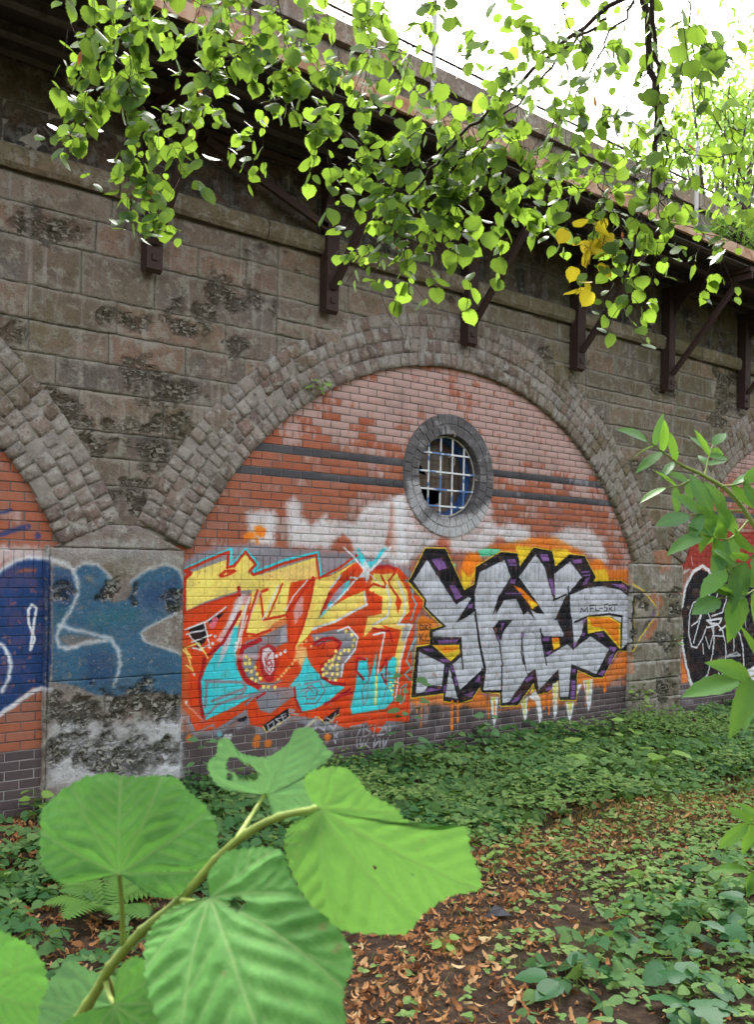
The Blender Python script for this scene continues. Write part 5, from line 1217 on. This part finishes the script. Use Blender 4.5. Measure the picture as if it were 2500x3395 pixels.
# ------------------------------------------------------------------ shoot with big leaves close to the camera
foot = mm(FRONT_STEM[0]); foot = Vector((foot.x+.05, foot.y+.1, -.03))
shoot = thing('lime_shoot', 'young lime shoot with big pale green leaves close to the camera', 'sapling', foot)
P = crom([foot, foot+(mm(FRONT_STEM[0])-foot)*.5+Vector((-.03, 0, 0))]+[mm(p) for p in FRONT_STEM], 8)
P = [p-foot for p in P]; n = len(P); b = MB(); b.tube(P, [(.0044-.0022*i/(n-1))*(1.25 if i % 8 == 0 and i > 16 else 1) for i in range(n)], 10); obj('stem', b.mesh('stem', M['green_stem'], True), shoot)
for pt in PETIOLES:
    b = MB(); q = crom([mm(p)-foot for p in pt], 6); b.tube(q, [.0021-.0006*i/(len(q)-1) for i in range(len(q))], 8); obj('petiole', b.mesh('petiole', M['green_stem'], True), shoot)
def front_leaf(base, outl, tip, ci, holes, seed):
    r = np.random.default_rng(seed); B = np.array(base)/1000; O = [Vector(p)/1000 for p in outl]
    C = np.array(crom([Vector(base)/1000]+O+[Vector(base)/1000], 12))[1:-1]
    N = len(C); ctr = C.mean(0); T = np.array(O[tip])-B; T /= np.linalg.norm(T)
    nrm = np.cross(C[N//4]-B, C[3*N//4]-B); nrm /= np.linalg.norm(nrm)
    if nrm@(np.array(CAM)-B) < 0: nrm = -nrm
    T = T-nrm*(T@nrm); T /= np.linalg.norm(T); Sx = np.cross(T, nrm)
    size = max(np.linalg.norm(c-B) for c in C)
    outw = C-ctr; outw /= np.linalg.norm(outw, axis=1)[:, None]
    C = C+outw*(((np.arange(N) % 4)-1.5)*.8*.00055)[:, None]*(1+.4*r.random(N))[:, None]          # toothed margin
    K = 34; rr = (np.arange(1, K+1)/K); V = [B]; 
    G = B+(C[None]-B)*rr[:, None, None]; V = np.vstack([[B], G.reshape(-1, 3)])
    x = (V-B)@Sx; y = (V-B)@T
    # veins: midrib, fan of main veins, side veins
    segs = []
    tipv = np.array([0., np.linalg.norm(np.array(O[tip])-B)])
    def reach(a):
        best = 0; dx, dy = math.sin(a), math.cos(a); cx = (C-B)@Sx; cy = (C-B)@T
        for u, v in zip(cx, cy):
            l = math.hypot(u, v)
            if l > best and (u*dx+v*dy)/max(l, 1e-6) > .985: best = l
        return best
    mains = [0., .55, -.58, 1.15, -1.12, 1.75, -1.8]
    for a in mains:
        L = reach(a)*.97
        if L <= 0: continue
        bend = -.12*math.copysign(1, a) if a else .03
        pl = [np.array([math.sin(a+bend*t)*L*t, math.cos(a+bend*t)*L*t]) for t in np.linspace(0, 1, 7)]
        for p, q in zip(pl[:-1], pl[1:]): segs.append((p, q, 1. if a == 0 else .85))
        for t in ((.22, .36, .5, .64, .78, .9) if a == 0 else (.4, .58, .75, .9)):
            for sg in ((-1, 1) if a == 0 else (math.copysign(1, a),)):
                o = np.array([math.sin(a)*L*t, math.cos(a)*L*t]); aa = a+sg*.78; l2 = L*(.62 if a == 0 else .42)*(1.05-t*.75)
                e = o+np.array([math.sin(aa), math.cos(aa)])*l2; mdl = (o+e)/2+np.array([math.sin(a), math.cos(a)])*-.03*l2
                segs += [(o, mdl, .55), (mdl, e, .45)]
    d = np.full(len(V), 1.); vein = np.zeros(len(V))
    for p, q, wt in segs:
        pq = q-p; t = np.clip(((x-p[0])*pq[0]+(y-p[1])*pq[1])/max(pq@pq, 1e-12), 0, 1); dd = np.hypot(x-p[0]-t*pq[0], y-p[1]-t*pq[1])
        d = np.minimum(d, dd); vein = np.maximum(vein, wt*(1-sstep(.0003, .0013, dd)))
    h = .0026*sstep(0, .009, d)-.0006+(fbm(x*160, y*160, seed, 3)-.5)*.0012
    rad = np.hypot(x, y)/size
    h += .008*np.sin(rad*2.4+r.uniform(0, 1))-.010*rad**2*size/.12+.004*np.sin(np.arctan2(x, y)*3+r.uniform(0, 6))*rad
    V = V+nrm*h[:, None]
    F = [(0, 1+i, 2+i) for i in range(N-1)]
    for k in range(K-1):
        for i in range(N-1): a = 1+k*N+i; F.append((a, a+N, a+N+1, a+1))
    for hx, hy, hz, hr in holes:
        hp = np.array((hx, hy, hz))/1000; F = [f for f in F if np.linalg.norm(V[list(f)].mean(0)-hp-nrm*((V[f[0]]-hp)@nrm)) > hr/1000*(.8+.4*vn(f[0]*1., 0., seed))]
    return mesh('leaf', V-np.array(foot), F, M['bl'][ci], True, None, {'vein': vein, 'fold': d})
for i, (base, outl, tip, ci, hl) in enumerate(FRONT_LEAVES): obj('leaf', front_leaf(base, outl, tip, ci, hl, 200+i), shoot)

# ------------------------------------------------------------------ shrub at the right edge
sf = Vector(mm(SHRUB_STEMS[0][0])); sf.z = -.03
shrub = thing('elder_shrub', 'green shrub with feathered toothed leaves reaching in from the right edge', 'shrub', sf)
b = MB()
for st in SHRUB_STEMS:
    q = [mm(p)-sf for p in st]
    if st is SHRUB_STEMS[0]: q = [Vector((0, 0, 0))]+q
    q = crom(q, 6); b.tube(q, [.008*(1-.75*i/(len(q)-1))+.001 for i in range(len(q))], 7)
obj('stems', b.mesh('stems', M['green_stem'], True), shrub)
AL = [leaf_data('lance', M['ash'], 300+i) for i in range(6)]; AL2 = [leaf_data('ovate', M['ash'], 320+i) for i in range(4)]
for n, ll, pp in SHRUB:
    q = crom([mm(p)-sf for p in pp], 6); b = MB(); b.tube(q, [.0022-.0012*i/(len(q)-1) for i in range(len(q))], 5); rc = obj('leaf_stalk', b.mesh('leaf_stalk', M['green_stem'], True), shrub)
    T = (q[-1]-q[0]).normalized(); sd = T.cross(-fw); sd.normalize()
    if sd.z < 0: sd = -sd
    def put(p, d, s):
        o = obj('leaflet', random.choice(AL), rc); nn = (-fw*.55+Vector((0, 0, .6))+rv(.35)); o.matrix_local = leaf_mat4(p, d, nn, s)
    ll *= 1.08; put(q[-1], T+rv(.12)+Vector((0, 0, -.12)), ll/1000*1.1)
    m = (n-1)//2+1
    for i in range(m):
        p = q[int(len(q)*(.35+.5*i/max(1, m-.4)))-0 if m > 1 else int(len(q)*.6)]
        for sg in (-1, 1): put(p, T*.55+sd*sg*.7+rv(.18)+Vector((0, 0, -.1)), ll/1000*random.uniform(.8, 1.1))

# ------------------------------------------------------------------ ground cover
PATH = [(-1.45, -4.21), (-.77, -3.87), (-.02, -3.49), (.75, -3.1), (1.68, -2.96), (2.69, -2.9), (3.85, -3.01), (4.75, -3.23), (7, -4)]
def dpath(x, y):
    d = 9
    for (a, b_), (c, e) in zip(PATH[:-1], PATH[1:]):
        t = max(0, min(1, ((x-a)*(c-a)+(y-b_)*(e-b_))/((c-a)**2+(e-b_)**2))); d = min(d, math.hypot(x-a-t*(c-a), y-b_-t*(e-b_)))
    return d
N1 = lambda x, y, f, s: float(vn(x*f+11, y*f+7, s))
SH = {k: [leaf_mesh(k, None, 500+i, 2) for i in range(8)] for k in ('ivy', 'ovate', 'round', 'lance')}
ivy, herb, lit = Cloud(), Cloud(), Cloud()
def inview(x, y):
    q = Vector((x, y, 0))-CAM; z = q.dot(fw)
    return z > 2.5 and abs(q.dot(rx)/z) < .50
def gz(x, y): return float(ground_z(np.array(x), np.array(y)))
def ivy_tone(x, y): return max(0, min(1, random.gauss(.35, .25)+.5*(N1(x, y, 1.1, 4)-.5)))
def scatter(n, x0, x1, y0, y1, beta=False):
    X = rng.uniform(x0, x1, n); Y = -rng.beta(1.1, 1.5, n)*(-y0) if beta else rng.uniform(y0, y1, n)
    QX, QY = X-CAM.x, Y-CAM.y; Zd = QX*fw.x+QY*fw.y; ok = (Zd > 2.5) & (np.abs((QX*rx.x+QY*rx.y-CAM.z*rx.z)/np.maximum(Zd, .1)) < .5); X, Y = X[ok], Y[ok]
    D = np.full(len(X), 9.)
    for (a, b_), (c, e) in zip(PATH[:-1], PATH[1:]):
        t = np.clip(((X-a)*(c-a)+(Y-b_)*(e-b_))/((c-a)**2+(e-b_)**2), 0, 1); D = np.minimum(D, np.hypot(X-a-t*(c-a), Y-b_-t*(e-b_)))
    return X, Y, D
def NN(X, Y, f, s): return vn(X*f+11, Y*f+7, s)
X, Y, D = scatter(26000, -3.6, 10.5, -5.2, 0, True)
north = Y > -2.95+.25*np.sin(X)
dens = np.where(north & (X > -.2), np.clip((D-.30)*1.5, 0, 1)*(.5+.9*NN(X, Y, .9, 31)), 0.)
dens = np.maximum(dens, np.where((X <= 1.0) & (Y > -3.2), .75*(NN(X, Y, 1., 8) > .42)*np.clip((D-.35)*2, 0, 1), 0))
dens = np.maximum(dens, np.where(~north & (X > -.8), np.clip((D-.55)*1.2, 0, 1)*(.30+.6*NN(X, Y, 1.4, 77)), 0))
dens *= np.where(Y > -.25, .75, 1)*np.where((X < -1.2) & (Y > -1.1), .25, 1)*np.where((Y > -.3) & (X > 6.9) & (X < 8.6), .2, 1)
dens *= np.where(np.hypot(X+1.5, Y+2.3) < .5, .08, 1)*np.where((X < -1.) & (Y < -2.5), .35, 1)
k = rng.random(len(X)) < dens*.66; X, Y, D, north = X[k], Y[k], D[k], north[k]
H = (.04+.20*NN(X, Y, 1.6, 14)*np.minimum(1, D))*rng.uniform(.4, 1., len(X)); GZv = ground_z(X, Y); KD = NN(X, Y, .9, 5) > .62; TO = np.clip(rng.normal(.32, .22, len(X))+.9*(NN(X, Y, 1.1, 4)-.5), 0, 1)
for x, y, h, g, kd, tone, nth in zip(X, Y, H, GZv, KD, TO, north):
    sz = random.uniform(.05, .10); az = random.uniform(0, 6.28); c = Vector((x, y, g+h)); lean = rv(.3)+Vector((0, -.12, 1)); kind = 'ivy' if kd else 'ovate'
    for q in range(3):
        a = az+2.1*q+random.gauss(0, .25); d = Vector((math.cos(a), math.sin(a), random.uniform(-.55, .1)))
        ivy.add(random.choice(SH[kind]), leaf_mat4(c+d*.012, d, lean+rv(.3), sz*random.uniform(.7, 1.15)), max(0, min(1, tone+random.gauss(0, .1))))
X, Y, D = scatter(30000, -3.6, 8.5, -5.6, -.1)
dens = .10+.5*(NN(X, Y, 1.7, 55) > .52)+np.where((X > 1.0) & (X < 7) & (D < 1.3), .55, 0)+np.where((Y < -3.0) & (X > .4), .35, 0)
back = (NN(X, Y, .8, 66) > .55) & (Y > -2.6) & (X > .5); dens = dens+.5*back
dens *= np.where(D < .35, .45, 1)*np.where((X < 0) & (D > .6), .3, 1); k = rng.random(len(X)) < dens*.75; X, Y, back = X[k], Y[k], back[k]; GZv = ground_z(X, Y)+.12*back; LFT = NN(X, Y, 2.1, 19)
for x, y, g, lf in zip(X, Y, GZv, LFT):
    c = Vector((x, y, g+random.uniform(.01, .06+.14*lf*(y > -2.6)))); az = random.uniform(0, 6.28); sz = random.uniform(.02, .045)
    for q in range(4):
        a = az+1.57*q+random.gauss(0, .3); d = Vector((math.cos(a), math.sin(a), random.uniform(-.2, .5)))
        herb.add(random.choice(SH['round' if q % 2 else 'ovate']), leaf_mat4(c, d, Vector((0, -.15, 1))+rv(.3), sz*random.uniform(.7, 1.1)), random.random())
def bract(seed):
    r = np.random.default_rng(seed); n = 6; V = []; uv = []; w = r.uniform(.10, .20); cu = r.uniform(.8, 3.4); tw_ = r.uniform(-1.8, 1.8)
    for i in range(n):
        t = i/(n-1); a = cu*(t-.5); hw = w*math.sin(math.pi*(.22+.6*t))*(1+.25*math.sin(t*9+seed))
        for s in (-1, 1): V.append((s*hw*math.cos(tw_*(t-.5)), math.sin(a)/max(cu, .3)*1., (1-math.cos(a))*1.1/max(cu, .4)+s*hw*math.sin(tw_*(t-.5))+.2*abs(hw))); uv.append((s*hw, t))
    return np.array(V), np.array([(2*i, 2*i+1, 2*i+3, 2*i+2) for i in range(n-1)]), np.array(uv)
BR = [bract(700+i) for i in range(12)]
X, Y, D = scatter(64000, -3.6, 7.5, -5.8, -.05)
dens = .12+.95*np.exp(-(D/.5)**2)*(.55+.6*NN(X, Y, 1.8, 91)); dens = np.where(X < -.3, np.maximum(dens, .6), dens)*np.where(X > 2.4, .6, 1)
k = rng.random(len(X)) < dens*.8; X, Y = X[k], Y[k]; GZv = ground_z(X, Y)
for x, y, g in zip(X, Y, GZv):
    m = leaf_mat4(Vector((x, y, g+random.uniform(.002, .03))), Vector((random.gauss(0, 1), random.gauss(0, 1), random.gauss(0, .4))), Vector((0, 0, 1))+rv(.7), random.choice((.022, .035, .045, .055, .065, .085)))
    lit.add(random.choice(BR), m, min(1, max(0, random.gauss(.48, .26))))
tag(lit.build('leaf_litter', M['litter']), 'curled orange and brown dead leaves scattered over the bare earth path', 'leaf litter', kind='stuff')
tag(ivy.build('ivy_ground_cover', M['ivy']), 'dark green ivy and bramble leaves covering the ground below the wall', 'ground cover', kind='stuff')
tag(herb.build('herb_ground_cover', M['herb']), 'small pale green herbs and seedlings dotted over the ground', 'ground cover', kind='stuff')
# grass and moss tufts on the right of the path
gr = Cloud(); blade = (np.array([(-.03, 0, 0), (.03, 0, 0), (.02, .6, .1), (-.02, .6, .1), (-.003, 1, .28), (.003, 1, .28)]), np.array([(0, 1, 2, 3), (3, 2, 5, 4)]), np.zeros((6, 2)))
for i in range(5200):
    x = random.gauss(3.7, 1.1); y = random.gauss(-2.75, .45)
    if i % 3 == 0: x = random.uniform(-1.5, 6); y = random.uniform(-4.5, -.6)
    if not inview(x, y): continue
    gr.add(blade, leaf_mat4(Vector((x, y, gz(x, y))), Vector((random.gauss(0, .5), random.gauss(0, .5), 1)), rv(1), random.uniform(.03, .09)), random.random())
M['grass'] = leaf_mat('grass_blade', (.26, .34, .06), (.40, .42, .09), (.3, .4, .06), .25, .6, False, True)
tag(gr.build('grass', M['grass']), 'thin yellow green grass and moss beside the path', 'grass', kind='stuff')
# fallen twigs
for i, (x, y, a, L) in enumerate(((1.55, -3.02, .4, .35), (1.2, -3.25, -.3, .3), (.35, -3.45, .6, .28), (-.25, -4.35, 1.1, .3), (.3, -4.55, .2, .4), (-1.2, -2.6, -.5, .25), (2.3, -2.75, .1, .4))):
    b = MB(); z = gz(x, y)+.02; b.tube(crom([(0, 0, 0), (math.cos(a)*L*.5, math.sin(a)*L*.5+.02, .02), (math.cos(a)*L, math.sin(a)*L, .0)], 4), [.006-.0004*k for k in range(9)], 5)
    tag(obj('fallen_twig', b.mesh('fallen_twig', M['bark2'], True), None, (x, y, z)), ['dry twig at the far end of the bare path', 'dry twig below the broad-leaved plants on the path', 'dry twig just right of the black scrap', 'dry twig at the bottom edge of the ground', 'dry twig among the lower right brambles', 'dry twig near the fern', 'longest dry twig beside the grass at the right'][i], 'twig', 'twigs on the path')

# ------------------------------------------------------------------ single plants
def fern(loc, label):
    t = thing('fern', label, 'fern', loc)
    for k in range(10):
        a = 2*math.pi*k/10+random.gauss(0, .25); L = random.uniform(.30, .48); up = random.uniform(.6, 1.0); V = []; F = []
        sp = [Vector((math.cos(a)*L*u*(1-.1*u), math.sin(a)*L*u*(1-.1*u), L*(up*u-up*.75*u*u)+.02)) for u in np.linspace(0, 1, 18)]
        sdv = Vector((-math.sin(a), math.cos(a), 0)); b = MB(); b.tube(sp, [.0022-.0001*i for i in range(18)], 4)
        for i in range(2, 18):
            u = i/17; d = (sp[i]-sp[i-1]).normalized(); ln = L*.30*math.sin(math.pi*min(1, .14+u*.86))**.8
            for s in (-1, 1):
                o = sp[i]; e = o+sdv*s*ln+d*ln*.35+Vector((0, 0, -.15*ln)); m = o+(e-o)*.45; w_ = d*L*.026
                b.add([o-w_, m-w_*1.1, e, m+w_*1.1, o+w_, m+Vector((0, 0, .006))], [(0, 1, 5), (1, 2, 5), (2, 3, 5), (3, 4, 5), (4, 0, 5)])
        obj('frond', b.mesh('frond', M['fern']), t)
fern((-1.55, -2.25, gz(-1.55, -2.25)), 'bright green fern on the ground behind the shoot')
fern((-1.05, -1.95, gz(-1.05, -1.95)-.04), 'second smaller fern half hidden behind the foreground stem')
def plant(name, loc, h, n, kind, size, mat, label, cat, lean=(0, 0), spread=.08, seed=0, group=None):
    random.seed(seed+900); t = thing(name, label, cat, loc, group); b = MB(); top = Vector((lean[0], lean[1], h)); sp = crom([(0, 0, -.03), (lean[0]*.3, lean[1]*.3, h*.5), top], 8)
    b.tube(sp, [.004-.0002*i for i in range(len(sp))], 6); obj('stem', b.mesh('stem', M['green_stem'] if h < .5 else M['bark'], True), t)
    lm = [leaf_data(kind, mat, seed*7+i) for i in range(3)]
    for i in range(n):
        u = .25+.75*(i+1)/n; p = sp[min(len(sp)-1, int(u*(len(sp)-1)))]; a = i*2.4+random.gauss(0, .3); d = Vector((math.cos(a), math.sin(a), random.uniform(-.3, .4)))
        e = p+d*spread*random.uniform(.5, 1.2); b = MB(); b.tube([p, e], [.0012, .0009], 4); sk = obj('leaf_stalk', b.mesh('leaf_stalk', M['green_stem'], True), t)
        o = obj('leaf', random.choice(lm), t); o.matrix_local = leaf_mat4(e, d+Vector((0, 0, -.2)), Vector((0, -.4, 1))+rv(.35), size*random.uniform(.7, 1.15))
    return t
M['sap'] = leaf_mat('sapling_leaf', (.10, .22, .09), (.16, .30, .12), (.15, .3, .06), .25, .5)
M['pale'] = leaf_mat('pale_leaf', (.24, .42, .08), (.30, .48, .10), (.3, .5, .08), .3, .5)
plant('wall_sapling', (2.1, -.55, 0), .95, 26, 'ovate', .115, M['sap'], 'leggy sapling with pale leaves in front of the orange graffiti lettering', 'sapling', (.06, .02), .12, 1)
plant('wall_sapling', (2.45, -1.15, 0), .62, 16, 'ovate', .10, M['sap'], 'shorter thin-stemmed sapling leaning right beside the taller one', 'sapling', (.22, 0), .09, 2)
plant('broad_leaf_plant', (3.6, -1.6, 0), .30, 7, 'round', .20, M['pale'], 'broad pale green leaves rising from the ivy in the middle', 'plant', (0, 0), .12, 3)
plant('broad_leaf_plant', (4.15, -2.0, 0), .24, 7, 'round', .17, M['pale'], 'broad pale green leaves in the ivy further right', 'plant', (.05, 0), .12, 4)
plant('broad_leaf_plant', (4.55, -1.3, 0), .42, 12, 'lance', .16, M['pale'], 'narrow-leaved bluish green weed standing in the ivy', 'plant', (.05, 0), .06, 5)
plant('seedling', (1.25, -3.86, 0), .2, 9, 'lance', .10, M['pale'], 'pale thistle-like seedling right of the path', 'plant', (0, 0), .03, 6)
plant('seedling', (.69, -3.13, 0), .2, 14, 'round', .045, M['pale'], 'small bushy pale seedling at the edge of the ivy', 'plant', (0, 0), .05, 7)
plant('seedling', (-.33, -3.75, 0), .06, 6, 'ovate', .075, M['pale'], 'low bright rosette on the bare path', 'plant', (0, 0), .03, 8)
plant('seedling', (-1.28, .0-.12, 0), .22, 8, 'ovate', .12, M['pale'], 'small green seedling at the foot of the left brick wall', 'plant', (0, 0), .06, 9)
plant('seedling', (.12, -.12, 0), .5, 12, 'ovate', .09, M['sap'], 'bramble sprig climbing the corner of the left pier', 'plant', (.05, 0), .08, 10)
plant('seedling', (6.35, -.2, 0), .55, 22, 'ovate', .085, M['pale'], 'weeds growing up the left corner of the right pier', 'plant', (0, 0), .1, 11)
for i, (x, y, h, s) in enumerate(((.35, -4.7, .16, .15), (.75, -4.5, .2, .14), (-.1, -4.45, .14, .16), (.9, -4.85, .22, .15), (1.25, -4.6, .2, .13), (.15, -4.95, .12, .17), (.55, -4.35, .15, .12))):
    plant('bramble_clump', (x, y, gz(x, y)), h, 9, 'ivy' if i % 2 else 'ovate', s, M['bramble'] if 'bramble' in M else M.setdefault('bramble', leaf_mat('bramble_leaf', (.035, .12, .04), (.06, .17, .06), (.08, .2, .04), .2, .35)), ['dark bramble clump with large leaves at the lower right, nearest the frame edge', 'dark bramble clump among the large leaves lower right, second in the row', 'dark leafy bramble beside the path at the bottom', 'glossy bramble at the far lower right corner', 'dark bramble clump higher up at the right edge', 'low bramble at the bottom edge of the ground', 'dark bramble clump behind the bottom right leaves'][i], 'bramble', (0, 0), .12, 20+i, 'brambles lower right')
# sprouts in the masonry
plant('wall_sprout', (1.32, -.04, 3.66), .10, 11, 'ovate', .075, M['pale'], 'small green sprout rooted in the brick arch ring', 'plant', (.05, -.08), .06, 40)
plant('wall_sprout', (7.38, -.03, .98), .14, 9, 'ovate', .075, M['pale'], 'small green sprout growing from the right pier', 'plant', (-.06, -.08), .05, 41)
b = MB(); vp = crom([(2.03, -.05, 4.86), (2.06, -.05, 4.79), (2.21, -.06, 4.54), (2.39, -.05, 4.39), (2.36, -.05, 4.08)], 6); b.tube([Vector(p)-Vector((2.06, -.05, 4.8)) for p in vp], [.006-.0001*i for i in range(len(vp))], 5); b.tube([(.15, 0, -.28), (.10, 0, -.36)], [.003, .001], 4); b.tube([(.3, 0, -.4), (.38, 0, -.42)], [.003, .001], 4)
tag(obj('dead_vine', b.mesh('dead_vine', flat('dry_vine', (.16, .12, .09)), True), None, (2.06, -.05, 4.8)), 'thin dead vine stem hanging down over the crown of the arch', 'vine')

# ------------------------------------------------------------------ debris
def chunk(name, loc, s, mat, label, seed, cat='rubble', group=None):
    r = np.random.default_rng(seed); V = []; F = []; n, k = 7, 4
    for j in range(k):
        ph = math.pi*(j+.5)/k
        for i in range(n): t = 2*math.pi*i/n; q = 1+r.uniform(-.28, .28); V.append((s[0]*math.sin(ph)*math.cos(t)*q, s[1]*math.sin(ph)*math.sin(t)*q, s[2]*math.cos(ph)*q))
    for j in range(k-1):
        for i in range(n): F.append((j*n+i, j*n+(i+1) % n, (j+1)*n+(i+1) % n, (j+1)*n+i))
    F += [tuple(range(n))[::-1], tuple((k-1)*n+i for i in range(n))]
    o = obj(name, mesh(name, V, F, mat), None, loc); o.rotation_euler = (r.uniform(-.3, .3), r.uniform(-.3, .3), r.uniform(0, 6)); tag(o, label, cat, group)
for i, (x, y, s, l) in enumerate(((7.75, -.12, .07, 'pale flat rubble lump against the foot of the right brick wall'), (8.05, -.16, .06, 'small rubble lump to the right of the pier base'), (7.55, -.40, .055, 'rubble lump on the ground before the right pier'), (7.85, -.62, .12, 'largest pale slab of rubble near the right pier'), (8.25, -.45, .05, 'small pinkish rubble piece beyond the slab'), (7.35, -.30, .045, 'tiny rubble fragment at the pier corner'))):
    chunk('rubble', (x, y, gz(x, y)+s*.25), (s, s*.7, s*.45), M['rubble'], l, 60+i, 'rubble', 'rubble by the right pier')
chunk('broken_brick', (3.05, -.22, .05), (.10, .06, .045), M['pinkst'], 'pinkish broken brick lying at the foot of the painted wall', 70, 'brick')
b = MB(); b.add([(-.10, .03, .0), (-.03, -.03, .012), (.03, .0, .035), (.07, -.05, .0), (.08, .03, .012), (.02, .04, .045), (-.03, .03, .018), (.0, .0, -.01)], [(0, 1, 6), (1, 2, 6), (2, 5, 6), (2, 3, 4), (2, 4, 5), (1, 7, 3), (1, 3, 2)])
tag(obj('rubber_scrap', b.mesh('rubber_scrap', M['scrap']), None, (.21, -3.62, gz(.21, -3.62)+.02)), 'folded scrap of black rubber lying on the leaf litter', 'scrap')

# ------------------------------------------------------------------ trees and shrubs behind the walkway
def far_tree(loc, h, rad, label, seed, n=2600, mat=None, size=.16, cat='tree', name='background_tree', cz=.62):
    random.seed(seed); t = thing(name, label, cat, loc); b = MB(); b.tube([(0, 0, -.2), (.1, .0, h*.35), (0, .1, h*.85)], [rad*.09, rad*.065, rad*.015], 8)
    cl_ = Cloud(); shp = [leaf_mesh('lance', None, seed+i, 2) for i in range(4)]; cen = []
    for k in range(26):
        a = random.uniform(0, 6.28); ph = random.uniform(-.8, 1.); rr = rad*random.uniform(.35, .95); c = Vector((math.cos(a)*rr*math.cos(ph), math.sin(a)*rr*math.cos(ph), h*cz+rr*math.sin(ph)*h*.36/rad)); cen.append((c, rad*random.uniform(.2, .42)))
        b.tube([(0, 0.02, h*random.uniform(.3, .6)), c*.5+Vector((0, 0, h*.28)), c], [rad*.03, rad*.018, .01], 5)
    obj('trunk', b.mesh('trunk', M['bark2'], True), t)
    for i in range(n):
        c, r_ = random.choice(cen); p = c+rv(r_*.5); cl_.add(random.choice(shp), leaf_mat4(p, rv(1)+Vector((0, 0, -.6)), rv(1)+Vector((0, 0, .6)), size*random.uniform(.6, 1.2)), random.random())
    tag(cl_.build('crown', mat or M['farleaf'], t), kind='stuff')
# unseen tree belt added behind the camera to block low sky light
wd = Cloud(); wsh = [leaf_mesh('ovate', None, 950+i, 2) for i in range(4)]; random.seed(55)
wt = MB()
for i in range(34):
    a = -2.35+4.7*i/33; cx_, cy_ = CAM.x+1.5+math.sin(a)*random.uniform(11, 15)*1.25, CAM.y+2.5-math.cos(a)*random.uniform(8, 11); hh = random.uniform(7.5, 10)
    if cy_ > -3: continue
    wt.tube([(cx_, cy_, -.1), (cx_+.1, cy_, hh*.5), (cx_, cy_, hh*.9)], [.18, .13, .03], 7)
    for k in range(300):
        ph = random.uniform(0, 6.28); zz = random.uniform(.4, hh); rr_ = (1.9-1.1*(zz/hh)**2)*random.random()**.5
        wd.add(random.choice(wsh), leaf_mat4(Vector((cx_+math.cos(ph)*rr_, cy_+math.sin(ph)*rr_, zz)), rv(1), rv(1)+Vector((0, 0, .5)), random.uniform(.4, .75)), random.random())
M['wood'] = leaf_mat('woodland_leaf', (.07, .11, .045), (.10, .15, .06), (.10, .18, .05), .3, .6, False, True, .15)
tag(wd.build('woodland', M['wood']), 'unseen tree foliage added behind the camera to block low sky light', 'woodland', kind='stuff')
tag(obj('woodland_screen_trunks', wt.mesh('woodland_screen_trunks', M['bark2'], True)), 'unseen tree trunks added behind the camera under the sky-blocking foliage', 'woodland', kind='stuff')
M['farleaf'] = leaf_mat('far_leaf', (.10, .22, .035), (.16, .30, .05), (.35, .55, .08), .45, .5, False, True)
far_tree((12.6, 2.6, 0), 12.2, 2.2, 'sunlit tree standing behind the parapet at the right edge', 801, 3800, None, .2, 'tree', 'background_tree', .76)
far_tree((18.5, 5.5, 0), 16.5, 3.4, 'taller hazy tree further back behind the parapet', 802, 3800, None, .26, 'tree', 'background_tree', .74)
far_tree((7.9, -.55, 5.945), 1.25, .55, 'leafy shrub growing over the walkway at the right edge', 803, 1500, None, .085, 'shrub', 'walkway_shrub', .5)
far_tree((9.0, -.6, 5.945), 1.4, .7, 'second leafy shrub on the walkway beyond the first one', 804, 1500, None, .09, 'shrub', 'walkway_shrub', .5)
